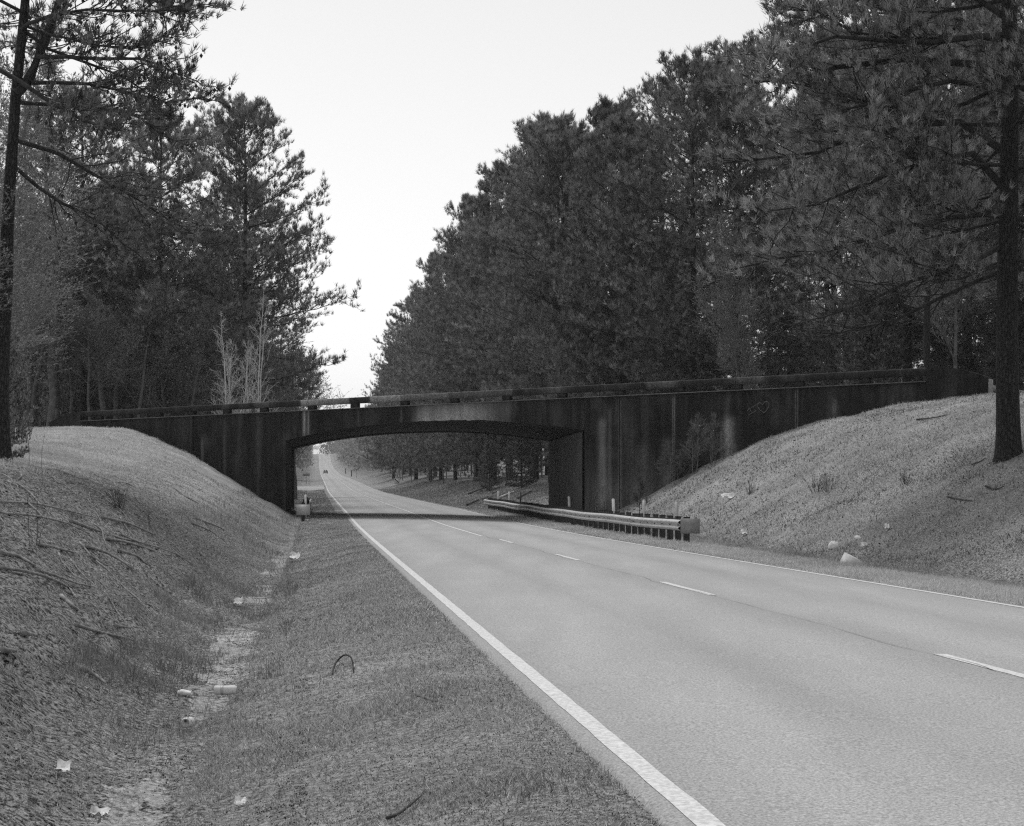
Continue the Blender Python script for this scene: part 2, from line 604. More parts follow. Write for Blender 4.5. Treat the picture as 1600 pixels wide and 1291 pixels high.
lines = Geo()
for tc in (-3.63, 3.63):
    for a, b_ in ((-50, 30), (30, 130), (130, 1500)):
        v_, f_ = strip(a, b_, tc, .125 if tc < 0 else .11, step=.3 if b_ <= 130 else 12)
        lines.add(v_, f_)
edge_lines = lines.build('edge_line', M_LINE, road)
for k in range(0, 4):
    v_, f_ = strip(11.35 + 11.85 * k, 14.75 + 11.85 * k, .12, .115, step=.3)
    Geo().add(v_, f_).build('lane_dash', M_LINE, road)
v_, f_ = strip(54, 1500, -.04, .105, step=3)
Geo().add(v_, f_).build('centre_line', M_LINE, road)
cr = Geo()
sC = np.arange(12.4, 60, .16)
tC = .05 + (fbm(sC * .5, sC * 0, 4, 4) - .5) * .22
for a in range(0, len(sC) - 1, 60):
    ss_, tt_ = sC[a:a + 61], tC[a:a + 61]
    if len(ss_) < 2: continue
    wC = .0015 + .0028 * vnoise(ss_ * 2, ss_ * 0, 8)
    x0, y0 = st2xy(ss_, tt_ - wC); x1, y1 = st2xy(ss_, tt_ + wC)
    z = roadz(ss_) + crown(tt_) + .008
    vv = np.stack([np.stack([x0, y0, z], -1), np.stack([x1, y1, z], -1)], 1)
    cr.add(vv, grid_faces(len(ss_), 2))
cr.build('crack', M_CRACK, road)

# side road joining from the left far beyond the bridge
sr = Geo()
ts_ = np.linspace(-4.05, -60, 30)
S3, T3 = np.meshgrid(A1([266, 268, 272, 281, 290, 294.]), ts_, indexing='ij')
S3 = S3 + A1([-1.02, -1, -.6, 0, .6, 1])[:, None] * 9 * np.exp((T3 + 4) / 3.0)
x3, y3 = st2xy(S3, T3)
sr.add(np.stack([x3, y3, ground_z(x3, y3) * 0 + roadz(S3) + .06 + 0.012 * (-T3 - 4) - A1([1.2, 0, 0, 0, 0, 0])[:, None]], -1), grid_faces(6, 30))
tag(sr.build('side_road', simple_mat('pale_gravel', .34, .42, 2)), kind='structure')

# ------------------------------------------------------------------ bridge
BROT = math.atan2(-.5735, .8192)
bridge = empty('overpass_bridge', (0, BY0, 0), BROT)
tag(bridge, 'dark stained concrete arch overpass carrying a side road across the highway', 'bridge')


def bp(x):
    """photo column on the bridge face -> distance along the face"""
    Z = BY0 / (1 + BK * (x - CX) / F)
    return (x - CX) / F * Z / .8192


def concrete_mat():
    m, nt, b = mat_new('stained_concrete')
    e = N(nt)
    v = e.coord('Object')
    streak = e.noise(e.coord('Object', (1, 1, .09)), 3.2, 6, .7, .4)
    blot = e.noise(v, .9, 5, .6)
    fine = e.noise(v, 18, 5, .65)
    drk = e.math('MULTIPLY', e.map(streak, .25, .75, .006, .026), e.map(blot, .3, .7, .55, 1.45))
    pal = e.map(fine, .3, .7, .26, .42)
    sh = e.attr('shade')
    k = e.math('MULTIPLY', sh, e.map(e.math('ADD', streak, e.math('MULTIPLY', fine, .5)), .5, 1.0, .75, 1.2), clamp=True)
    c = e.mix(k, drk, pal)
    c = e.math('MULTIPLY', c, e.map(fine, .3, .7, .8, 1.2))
    e.color(c, b)
    b.inputs['Roughness'].default_value = .95
    b.inputs['Specular IOR Level'].default_value = .15
    e.bump(e.math('ADD', fine, streak), .5, .02, b)
    return m


M_CONC = concrete_mat()
ZR1, ZR0, ZW = 5.70 + ZC, 5.40 + ZC, 5.14 + ZC      # rail top, rail underside, wall top
A_L, A_R = bp(446.8), bp(913)
SHEAR = -7.72 / BW                                    # abutments follow the road, skewed to the bridge
A_MID = (A_L + A_R) / 2


def arch_z(a):
    q = (a - A_MID) / ((A_R - A_L) / 2)
    return 3.67 + ZC + (4.36 - 3.67) * (1 - np.abs(q) ** 2.2)


# stains on the front face: (photo column, width m, z top, z bottom, strength), all local to the wall
def g1(a, x, w): return np.exp(-((a - bp(x)) / w) ** 2)


def wall_shade(a, z):
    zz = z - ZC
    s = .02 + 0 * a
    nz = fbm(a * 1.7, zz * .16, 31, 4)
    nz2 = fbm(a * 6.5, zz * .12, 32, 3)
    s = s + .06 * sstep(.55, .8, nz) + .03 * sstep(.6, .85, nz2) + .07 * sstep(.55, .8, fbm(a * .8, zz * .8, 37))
    # bare cleaner concrete over the crown, scraped by high loads
    cen = sstep(bp(636), bp(668), a) * (1 - sstep(bp(745), bp(800), a))
    s = s + cen * (.45 + .35 * sstep(5.15, 4.4, zz)) * (.6 + .8 * fbm(a * 1.1, zz * 1.6, 35))
    # twin white drips under the third rail post and the drip lines of joints
    drip = sstep(3.5, 5.3, zz) * .5 + .5
    s = s + .85 * (g1(a, 475.5, .07 * drip.mean() + .04) + .75 * g1(a, 481.5, .06)) * sstep(3.6, 4.2, zz)
    for x, w, z0, z1, k in ((296, .05, -1, 4.6, .0), (316, .09, 1.5, 4.0, .35), (351, .10, -.5, 5, .16), (404, .16, -1, 5.1, .13),
                            (941, .18, 0.2, 4.2, .45), (953, .07, 0.5, 4.6, .28), (968.5, .04, -1, 5.1, .22), (1052, .06, 0, 5.1, .42), (1042, .25, 0, 3.2, .22),
                            (1000, .35, -1, 3.0, .12), (1126, .05, 1.0, 3.4, .5), (1137, .24, 1.2, 4.0, .95), (1136, .12, 3.8, 5.1, .18), (1244, .05, 2.4, 5.2, .45), (1150, .06, 1.8, 2.8, .35),
                            (1300, .4, 3.4, 4.6, .06), (1303, .08, 4.0, 4.6, .3), (1420, .3, 4.2, 5.1, .05), (560, .06, 3.9, 5.1, .12), (627, .05, 4.2, 5.1, .18),
                            (702, .4, 4.3, 5.1, .16), (790, .3, 4.0, 5.1, .10), (868, .3, 3.6, 5.1, .06)):
        vert = sstep(z0 - .25, z0 + .25, zz) * (1 - sstep(z1 - .3, z1 + .2, zz))
        s = s + k * g1(a, x, w) * vert * (.55 + .9 * fbm(a * 9, zz * 1.2, 50 + int(x) % 17))
    # paler splash zone low on the right abutment
    low = sstep(bp(905), bp(930), a) * (1 - sstep(bp(1020), bp(1075), a))
    s = s + low * (.26 * sstep(2.6, .2, zz)) * (.35 + 1.0 * fbm(a * 2.3, zz * .7, 36))
    return np.clip(s, 0, 1)


def wall_piece(x0, x1, name, y0, ztop=ZW, zbot=None, arch=False, thick=.42, da=.085, dz=.085, parent=bridge, shift=0.0, shade_on=True, a01=None):
    a0, a1 = a01 if a01 else (bp(x0), bp(x1))
    na = max(2, int((a1 - a0) / da) + 1)
    a = np.linspace(a0, a1, na)
    if arch:
        zb = arch_z(a - shift)
        if shade_on:
            dmg = sstep(bp(632), bp(665), a) * (1 - sstep(bp(760), bp(800), a))
            zb = zb + dmg * (fbm(a * 4, a * 0, 44, 4) * .09 - .02) + (fbm(a * 9, a * 0, 45, 3) - .4) * .012
    else:
        zb = np.full(na, zbot)
    nz = max(2, int((np.max(ztop) - np.min(zb)) / dz) + 1)
    v = np.linspace(0, 1, nz)
    Z = zb[None] * (1 - v[:, None]) + np.broadcast_to(ztop, (na,))[None] * v[:, None]
    A = np.broadcast_to(a[None], Z.shape)
    rel = (fbm(A * 2.5, Z * 2.5, 70, 3) - .5) * .016
    if arch and shade_on:      # spalled lip
        sp = sstep(bp(632), bp(660), A) * (1 - sstep(bp(770), bp(800), A)) * (1 - sstep(0, .3, Z - zb[None] - .05 * fbm(A * 3, Z, 12)))
        rel = rel + sp * .07 * fbm(A * 6, Z * 6, 91)
    front = np.stack([A, np.full(Z.shape, y0) + rel, Z], -1)
    back = front.copy(); back[..., 1] = y0 + thick
    sh = wall_shade(A, Z).ravel() if shade_on else .05
    g = Geo()
    g.add(front, grid_faces(nz, na), shade=sh)
    # back, top, bottom and ends close it to a solid
    ring_f = np.concatenate([front[0], front[1:, -1], front[-1, -2::-1], front[-2:0:-1, 0]])
    ring_b = ring_f.copy(); ring_b[:, 1] = y0 + thick
    n = len(ring_f)
    i = np.arange(n)
    g.add(np.concatenate([ring_f, ring_b]), np.stack([(i + 1) % n, i, n + i, n + (i + 1) % n], -1), shade=.05)
    g.add(back[[0, -1]], grid_faces(2, na)[:, ::-1], shade=.05)
    return g.build(name, M_CONC, parent)


# front: spandrel over the arch, two abutment faces, wing wall panels with recessed joints
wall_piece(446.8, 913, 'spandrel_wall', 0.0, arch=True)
J = .012
zb_ = -2.2 + ZC
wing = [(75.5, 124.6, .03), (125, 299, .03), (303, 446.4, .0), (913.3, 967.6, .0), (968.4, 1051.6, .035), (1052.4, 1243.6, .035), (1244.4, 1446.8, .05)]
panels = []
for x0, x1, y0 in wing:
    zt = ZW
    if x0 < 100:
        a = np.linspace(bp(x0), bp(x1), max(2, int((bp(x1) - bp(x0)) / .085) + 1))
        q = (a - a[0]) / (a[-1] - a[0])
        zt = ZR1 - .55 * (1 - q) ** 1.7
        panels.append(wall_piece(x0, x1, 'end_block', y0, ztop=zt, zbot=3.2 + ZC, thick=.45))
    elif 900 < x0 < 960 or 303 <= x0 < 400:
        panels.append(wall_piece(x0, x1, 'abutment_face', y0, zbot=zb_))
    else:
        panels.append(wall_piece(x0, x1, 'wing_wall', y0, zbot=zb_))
a = np.linspace(bp(1447), bp(1543), max(2, int((bp(1543) - bp(1447)) / .085) + 1))
q = (a - a[0]) / (a[-1] - a[0])
wall_piece(1447, 1543, 'end_block', .03, ztop=ZR1 - .48 * np.clip((q - .25) / .75, 0, 1) ** 1.5, zbot=3.2 + ZC, thick=.45)
Geo().box((bp(1543) + .035, .26, 4.55 + ZC), (.06, .40, 1.2), shade=.75).build('end_face', M_CONC, bridge)
pil = Geo().box((bp(301), -.035, (ZW + zb_) / 2), (.16, .16, ZW - zb_ - .02), shade=.01)
pil.build('pilaster', M_CONC, bridge)
# thin joint lip under the wall ledge
for x0, x1 in ((126, 446), (447, 913), (914, 1446)):
    Geo().box(((bp(x0) + bp(x1)) / 2, .17, ZW + .014), (bp(x1) - bp(x0), .56, .028), shade=.42).build('ledge', M_CONC, bridge)

# abutment inner faces (parallel to the road) and the arch soffit
for a0, sg in ((A_L, -1), (A_R, 1)):
    g = Geo()
    ys = np.linspace(.43, BW, 14); zs = np.linspace(zb_, 3.66 + ZC, 30)
    Yg, Zg = np.meshgrid(ys, zs)
    face = np.stack([a0 + SHEAR * Yg, Yg, Zg], -1)
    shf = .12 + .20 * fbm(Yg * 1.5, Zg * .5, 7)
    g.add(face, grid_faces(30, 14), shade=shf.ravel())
    deep = face.copy(); deep[..., 0] += sg * .6
    g.add(deep, grid_faces(30, 14)[:, ::-1], shade=.2)
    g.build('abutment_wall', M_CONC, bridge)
av = np.linspace(A_L, A_R, 60); yv = np.linspace(.43, BW - .01, 12)
Ag, Yg = np.meshgrid(av, yv)
sof = np.stack([Ag + SHEAR * Yg, Yg, arch_z(Ag) + .06], -1)
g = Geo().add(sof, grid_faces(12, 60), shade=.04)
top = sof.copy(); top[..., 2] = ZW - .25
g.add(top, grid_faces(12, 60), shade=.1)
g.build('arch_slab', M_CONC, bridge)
deck = Geo().add([(bp(75), .5, ZW - .2), (bp(1543), .5, ZW - .2), (bp(1543), BW - .1, ZW - .2), (bp(75), BW - .1, ZW - .2),
                  (bp(75), .5, ZW - .36), (bp(1543), .5, ZW - .36), (bp(1543), BW - .1, ZW - .36), (bp(75), BW - .1, ZW - .36)],
                 [[0, 1, 2, 3], [4, 7, 6, 5], [0, 4, 5, 1], [1, 5, 6, 2], [2, 6, 7, 3], [3, 7, 4, 0]], shade=.3)
deck.build('deck', M_ROAD, bridge)

# rear side: same walls, shifted by the skew
sh_ = SHEAR * BW
wall_piece(0, 0, 'spandrel_wall', BW, arch=True, shift=sh_, shade_on=False, a01=(A_L + sh_, A_R + sh_), da=.4, dz=.5)
for a0, a1 in ((bp(75) + sh_, A_L + sh_ - .01), (A_R + sh_ + .01, bp(1543) + sh_)):
    wall_piece(0, 0, 'wing_wall', BW, zbot=zb_, shade_on=False, a01=(a0, a1), da=.8, dz=.8)

# rails: posts and beam segments, front and rear
post_px = [152, 197, 245, 296, 351, 409, 484, 551, 629, 706.6, 789, 875, 965.6, 1059.7, 1149, 1245.6, 1349]
post_a = [bp(x) for x in post_px]
pm = Geo().box((0, 0, (ZR0 - ZW) / 2 + .012), (.42, .26, ZR0 - ZW - .03), shade=.05).mesh('rail_post', M_CONC)


def rail_shade(a):
    x = a
    s = .05 + .05 * sstep(.5, .8, fbm(x * 1.3, x * 0, 66))
    band = lambda p, q, k: k * sstep(bp(p) - .04, bp(p) + .04, x) * (1 - sstep(bp(q) - .04, bp(q) + .04, x))
    s = s + band(469, 495, .75) + band(495, 545, .42) + band(577, 625, .85) + band(625, 700, .40) + band(700, 800, .22) + .22 * sstep(.55, .75, fbm(x * .5, x * 0, 67))
    return np.clip(s, 0, 1)


def rail_seg(a0, a1, y, front=True):
    n = max(2, int((a1 - a0) / .07))
    a = np.linspace(a0, a1, n)
    h = ZR1 - ZR0
    prof = A1([(-.17, 0.012), (-.17, h - .02), (-.15, h), (.15, h), (.17, h - .02), (.17, 0.012)])
    k = len(prof)
    rough = (fbm(a[:, None] * 5, prof[None, :, 1] * 3 + 1, 81, 3) - .5) * .02
    P = np.stack([np.broadcast_to(a[:, None], (n, k)), y + prof[None, :, 0] + rough, np.broadcast_to(ZR0 + prof[None, :, 1], (n, k)) + rough * .4], -1)
    g = Geo()
    i = np.arange(n - 1)[:, None] * k; j = np.arange(k)[None]
    q = np.stack([i + j, i + k + j, i + k + (j + 1) % k, i + (j + 1) % k], -1).reshape(-1, 4)
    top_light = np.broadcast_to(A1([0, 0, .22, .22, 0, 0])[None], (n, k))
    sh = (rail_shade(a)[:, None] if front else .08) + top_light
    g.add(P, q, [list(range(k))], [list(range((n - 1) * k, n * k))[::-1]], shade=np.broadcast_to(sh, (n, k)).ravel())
    return g


joints = [bp(125), post_a[2], post_a[4], post_a[6] - .1, post_a[8] + .1, post_a[10], post_a[12], post_a[14], post_a[15], bp(1446.6)]
for y, shf, fr in ((.2, 0.0, True), (BW + .2, sh_, False)):
    for pa in post_a:
        o = bpy.data.objects.new('rail_post', pm); COL.objects.link(o)
        o.parent = bridge; o.location = (pa + shf, y, ZW + .02)
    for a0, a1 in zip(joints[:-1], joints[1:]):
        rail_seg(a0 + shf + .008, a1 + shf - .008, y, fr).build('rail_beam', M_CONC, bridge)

# chalk graffiti on the right wing wall: I (heart), and the faint arch over two letters low on the abutment
def stroke(pts, w, y=-.004):
    pts = A1(pts, ) if False else np.asarray(pts, float)
    d = nrm(np.gradient(pts, axis=0)); nrm_ = np.stack([-d[:, 1], d[:, 0]], -1) * w / 2
    a = np.concatenate([pts + nrm_, pts - nrm_])
    n = len(pts)
    v = np.stack([a[:, 0], np.full(2 * n, y), a[:, 1]], -1)
    i = np.arange(n - 1)
    return v, np.stack([i, i + 1, n + i + 1, n + i], -1)


def wpx(x, y):
    Z = BY0 / (1 + BK * (x - CX) / F)
    return [bp(x), (HY - y) / F * Z + ZC]


def wpath(pts, n=6):
    P = A1([wpx(*p) for p in pts])
    t = np.linspace(0, len(P) - 1, (len(P) - 1) * n + 1)
    return np.stack([np.interp(t, np.arange(len(P)), P[:, c]) for c in (0, 1)], -1)


gr = Geo()
for pts in ([(1171, 637.5), (1173.5, 643.5)], [(1167.5, 642), (1170.5, 637.2)], [(1169.5, 648.5), (1181.5, 641.5)], [(1172.5, 638), (1182, 632)],
            [(1191, 632.5), (1187.5, 629), (1183.5, 631), (1183.5, 635.5), (1187.5, 641), (1193.5, 645), (1197.5, 641.5), (1201, 635), (1201.3, 630), (1198.5, 627.5), (1194.5, 628.2), (1191, 632.5)]):
    v_, f_ = stroke(wpath(pts), .022, .035 - .022)
    gr.add(v_, f_)
gr.build('graffiti', M_CHALK, panels[5])
gr = Geo()
for pts in ([(929, 778), (932, 770), (940.5, 760), (950, 769), (953, 777)], [(940.5, 762), (940.5, 776)],
            [(931, 786), (931, 797)], [(931, 786), (936, 786)], [(931, 791), (935, 791)], [(944, 783), (944, 798)], [(947, 784), (947, 797)]):
    v_, f_ = stroke(wpath(pts), .05, -.022)
    gr.add(v_, f_)
gr.build('graffiti', M_CHALK, panels[3])


# ------------------------------------------------------------------ trees
def interp(P, u):
    B, n, _ = P.shape
    x = np.clip(u, 0, .9999) * (n - 1)
    i = x.astype(int); f = (x - i)[..., None]
    b = np.arange(B)[:, None]
    return P[b, i] * (1 - f) + P[b, i + 1] * f, nrm(P[b, i + 1] - P[b, i])


def children(P, m, u0, u1, lenf, ang, up, npts, rg, flat=.5, curl=.0, wob=.06):
    """m side shoots on each of the polylines P -> polylines (B*m, npts, 3), u"""
    B = len(P)
    u = u0 + (u1 - u0) * (np.arange(m)[None] + rg.random((B, m))) / m
    pos, tan = interp(P, u)
    v = rg.normal(size=pos.shape); v[..., 2] *= flat
    v = nrm(v - (v * tan).sum(-1, keepdims=True) * tan)
    a = rg.uniform(ang[0], ang[1], u.shape)[..., None]
    d = tan * np.cos(a) + v * np.sin(a); d[..., 2] += up
    d = nrm(d)
    L = lenf(u, rg)[..., None, None]
    tau = np.linspace(0, 1, npts)[None, None, :, None]
    Q = pos[:, :, None] + d[:, :, None] * L * tau
    Q[..., 2] += (curl * L[..., 0] * tau[..., 0] ** 2)
    Q += rg.normal(size=Q.shape) * wob * L * tau
    return Q.reshape(B * m, npts, 3), u.reshape(-1)


def needles(C, D, n, L, w, spread, rg, up=.35):
    T = len(C)
    d = D[:, None] + rg.normal(size=(T, n, 3)) * spread
    d[..., 2] += up
    d = nrm(d)
    s = nrm(np.cross(d, rg.normal(size=(T, n, 3)))) * w / 2
    ln = (L * rg.uniform(.7, 1.15, (T, n)))[..., None]
    c = C[:, None] + rg.normal(size=(T, n, 3)) * L * .12
    v = np.stack([c - s, c + s, c + d * ln], 2).reshape(-1, 3)
    f = np.arange(T * n * 3).reshape(-1, 3)
    sh = np.clip(.42 + .25 * rg.normal(size=T), 0, 1)[:, None, None] + np.clip(rg.normal(size=(T, n, 1)) * .15, -.3, .3)
    return v, f, np.clip(np.broadcast_to(sh, (T, n, 3)), 0, 1).ravel()


def make_pine(H, R, base, nl, seed, trunk_r, L=.24, w=.035, nn=8, tw=9, tpt=5, extra=None, cones=0, top_round=.55, lean=(0, 0), dens=1.0, fork=None, limbs_from=None, need_z=None):
    """a pine with its base at the origin -> (trunk Geo, branch Geo, crown Geo, cone Geo)"""
    rg = np.random.default_rng(seed)
    nT = 14
    zt = np.linspace(0, H, nT)
    tr = np.stack([lean[0] * (zt / H) ** 1.3 + np.cumsum(rg.normal(size=nT)) * .03, lean[1] * zt / H + np.cumsum(rg.normal(size=nT)) * .03, zt], -1)
    tr[0, :2] = 0
    Tg, Bg, Cg, Kg = Geo(), Geo(), Geo(), Geo()
    zz = np.concatenate([[0, .15, .35, .7, 1.3], np.linspace(2.2, H, 16)])
    Pt = np.stack([np.interp(zz, zt, tr[:, c]) for c in range(3)], -1)
    rr = trunk_r * (1 - zz / H) ** .8 * .92 + .012 + trunk_r * .28 * np.exp(-zz / .35)
    ks = 14
    v_, q_ = tubes(Pt[None], rr[None], ks)
    ang = np.arctan2(v_[:, 1], v_[:, 0])
    v_[:, :2] += (v_[:, :2] - np.repeat(Pt[:, :2], ks, 0)) * (.10 * np.sin(ang * 5 + seed) * np.exp(-v_[:, 2:3].ravel() / .5))[:, None]
    Tg.add(v_, q_)
    # limbs
    nw = max(3, nl // 4)
    hz = base + (H * .985 - base) * ((np.arange(nl) * nw // nl + rg.normal(size=nl) * .10 + .5) / nw).clip(0.01, .995)
    f = (hz - base) / (H - base)
    prof = np.clip(1 - f ** 2.2, 0, 1) ** top_round * np.clip(.7 + f * 1.6, 0, 1)
    ln = R * prof * rg.uniform(.68, 1.12, nl) + .35
    az = np.arange(nl) * (1.5708 + .31) + rg.normal(size=nl) * .35
    el = np.radians(-8 + 58 * f ** 1.2 + rg.normal(size=nl) * 8)
    n = 7
    tau = np.linspace(0, 1, n)
    hd = np.stack([np.cos(az), np.sin(az)], -1)
    P = np.zeros((nl, n, 3))
    p0 = np.stack([np.interp(hz, zt, tr[:, c]) for c in range(3)], -1)
    P[..., :2] = p0[:, None, :2] + hd[:, None] * (ln * np.cos(el))[:, None, None] * tau[None, :, None]
    P[..., 2] = p0[:, None, 2] + (ln * np.sin(el))[:, None] * tau + ((-.22 + .42 * tau) * tau)[None] * ln[:, None] * (1 - f)[:, None] * .8
    P += rg.normal(size=P.shape) * .025 * ln[:, None, None] * tau[None, :, None]
    lr = np.clip(trunk_r * .17 * (ln / R) + .012, .012, .12)
    if extra is not None:
        for pl, r in extra:
            pl = np.asarray(pl, float)
            t = np.linspace(0, len(pl) - 1, n)
            P = np.concatenate([P, np.stack([np.interp(t, np.arange(len(pl)), pl[:, c]) for c in range(3)], -1)[None]])
            lr = np.concatenate([lr, [r]]); ln = np.concatenate([ln, [np.linalg.norm(pl[-1] - pl[0])]])
    LR = lr[:, None] * (1 - .82 * np.linspace(0, 1, n))[None]
    Bg.add(*tubes(P, LR, 5))
    # second order shoots
    lnr = np.repeat(ln, tw)
    Q, u = children(P, tw, .22, 1.0, lambda u, g: (ln[:, None] * (.42 - .26 * u) * g.uniform(.6, 1.15, u.shape) + .22), (.5, 1.15), .06, 5, rg, flat=.16, curl=.16)
    Bg.add(*tubes(Q, np.clip(.05 * (lnr * .10), .006, .02)[:, None] * np.linspace(1, .45, 5)[None], 3))
    if dens < 1:
        keep = rg.random(len(Q)) < dens
        Q = Q[keep]
    # needle tufts: along the outer part of the shoots
    m = tpt
    uu = .25 + .75 * (np.arange(m)[None] + rg.random((len(Q), m))) / m
    uu[:, -1] = .999
    C, D = interp(Q, uu)
    C = C.reshape(-1, 3); D = D.reshape(-1, 3)
    C = C + rg.normal(size=C.shape) * .07
    C2, D2 = interp(P, np.broadcast_to(A1([.8, .9, .999]), (len(P), 3)))
    C = np.concatenate([C, C2.reshape(-1, 3)]); D = np.concatenate([D, D2.reshape(-1, 3)])
    if need_z is not None:
        k_ = C[:, 2] > need_z
        C, D = C[k_], D[k_]
    D = nrm(D * .75 + A1([0, 0, .65]) + rg.normal(size=D.shape) * .25)
    v_, f_, sh = needles(C, D, nn, L, w, .50, rg)
    Cg.add(v_, f_, shade=sh)
    if cones:
        i = rg.choice(len(C), cones, replace=False)
        o8 = A1([(1, 0, 0), (-1, 0, 0), (0, 1, 0), (0, -1, 0), (0, 0, 1.5), (0, 0, -1.5)]) * .045
        fc = A1([(0, 2, 4), (2, 1, 4), (1, 3, 4), (3, 0, 4), (2, 0, 5), (1, 2, 5), (3, 1, 5), (0, 3, 5)])
        vv = (C[i] - D[i] * .12)[:, None] + o8[None]
        Kg.add(vv, (np.arange(cones)[:, None, None] * 6 + fc[None]).reshape(-1, 3))
    return Tg, Bg, Cg, Kg


def make_bare(H, seed, trunk_r, spread=.45, nb=16, n2=9, n3=7, buds=2, up=.35, stems=1, twig_r=.006, bud=.05, first=.2):
    rg = np.random.default_rng(seed)
    n = 9
    P = np.zeros((stems, n, 3))
    t = np.linspace(0, 1, n)
    for k in range(stems):
        a = k * 2.4 + seed; off = 0 if stems == 1 else (.35 + .25 * rg.random()) * (1 if H < 8 else 1.8)
        ln = rg.normal(size=2) * H * .05
        hk = H * (1 if k == 0 else rg.uniform(.62, .95))
        P[k] = np.stack([math.cos(a) * off + ln[0] * t + np.cumsum(rg.normal(size=n)) * H * .006, math.sin(a) * off + ln[1] * t + np.cumsum(rg.normal(size=n)) * H * .006, hk * t], -1)
    Tg, Bg, Cg = Geo(), Geo(), Geo()
    Tg.add(*tubes(P, np.full((stems, 1), trunk_r) * ((1 - t) ** .9 + .04)[None], 7))
    l1 = lambda u, g: H * spread * (1.05 - u) ** .8 * g.uniform(.6, 1.1, u.shape)
    Q1, u1 = children(P, nb, first, .98, l1, (.55, 1.1), up, 6, rg, 1.0, .10, .04)
    L1 = np.linalg.norm(Q1[:, -1] - Q1[:, 0], axis=-1)
    Bg.add(*tubes(Q1, np.clip(trunk_r * .32 * (1.1 - u1), .012, 1)[:, None] * np.linspace(1, .3, 6)[None], 4))
    Q2, u2 = children(Q1, n2, .2, 1, lambda u, g: (L1[:, None] * (.55 - .3 * u) * g.uniform(.6, 1.1, u.shape) + .1), (.4, 1.0), .15, 5, rg, .8, .1, .05)
    L2 = np.linalg.norm(Q2[:, -1] - Q2[:, 0], axis=-1)
    Bg.add(*tubes(Q2, np.full(len(Q2), twig_r * 1.6)[:, None] * np.linspace(1, .5, 5)[None], 3))
    Q3, u3 = children(Q2, n3, .15, 1, lambda u, g: (L2[:, None] * .45 * g.uniform(.5, 1.1, u.shape) + .08), (.4, 1.0), .12, 3, rg, .8, .05, .06)
    Cg.add(*tubes(Q3, np.full(len(Q3), twig_r)[:, None] * A1([1, .8, .5])[None], 3), shade=.55)
    if buds:
        uu = rg.uniform(.2, 1, (len(Q3), buds))
        C, D = interp(Q3, uu)
        v_, f_, sh = needles(C.reshape(-1, 3), D.reshape(-1, 3), 2, bud, bud * .55, .8, rg, .2)
        Cg.add(v_, f_, shade=np.clip(sh + .2, 0, 1))
    return Tg, Bg, Cg


def tree_object(name, parts, loc, rz=0.0, scale=1.0, mats=(M_BARK, M_LIMB, M_NEEDLE)):
    r = empty(name, loc, rz)
    r.scale = (scale,) * 3
    parts[0].build('trunk', mats[0], r, True)
    parts[1].build('branch', mats[1], r)
    parts[2].build('crown', mats[2], r)
    if len(parts) > 3 and parts[3].n:
        tag(parts[3].build('cone', M_LIMB, r), kind='stuff')
    return r


# big pine close by on the right bank
bx, bY = 1577, 42.0
rp = A1([(bx - CX) / F * bY, bY, 0.0]); rp[2] = gz(rp[0], rp[1]) - .12


def limb_r(pts, dy):
    P = A1([px(x, y, bY + d) for (x, y), d in zip(pts, np.linspace(0, dy, len(pts)))])
    return P - rp


r_extra = [(limb_r([(1572, 62), (1530, 56), (1460, 66), (1387, 64), (1305, 57), (1237, 80), (1190, 88)], -2.5), .10),
           (limb_r([(1572, 125), (1524, 100), (1415, 92), (1305, 105), (1270, 118), (1212, 126), (1160, 130)], 1.5), .12),
           (limb_r([(1572, 150), (1530, 131), (1462, 124), (1387, 156), (1320, 170), (1270, 190)], -1), .09),
           (limb_r([(1574, 240), (1500, 190), (1425, 195), (1305, 225), (1280, 238), (1196, 248), (1130, 255)], 2), .11),
           (limb_r([(1574, 300), (1520, 240), (1466, 249), (1387, 273), (1330, 297), (1275, 320), (1200, 330)], -2), .10),
           (limb_r([(1574, 330), (1480, 340), (1390, 360), (1300, 395), (1230, 400), (1150, 420)], 2.5), .09),
           (limb_r([(1574, 380), (1500, 420), (1420, 440), (1340, 480), (1250, 505)], -2.5), .08),
           (limb_r([(1574, 420), (1500, 450), (1400, 500), (1330, 515), (1235, 540)], 3), .07),
           (limb_r([(1576, 30), (1500, -20), (1400, -30), (1300, 20), (1230, 40)], 1), .09)]
big = make_pine(25, 6.4, 4.6, 74, 5, .315, L=.23, w=.022, nn=16, tw=26, tpt=12, extra=r_extra, cones=260, top_round=.6, need_z=4.3)
o = tree_object('pine_tree', big, rp)
tag(o, 'massive near pine with thick bare trunk on the right grassy bank', 'tree')

# forked pine at the left edge
lx, lY = 4, 40.0
lp = A1([(lx - CX) / F * lY, lY, 0.0]); lp[2] = gz(lp[0], lp[1]) - .1


def limb_l(pts, dy):
    P = A1([px(x * .341, y * .341, lY + d) for (x, y), d in zip(pts, np.linspace(0, dy, len(pts)))])
    return P - lp


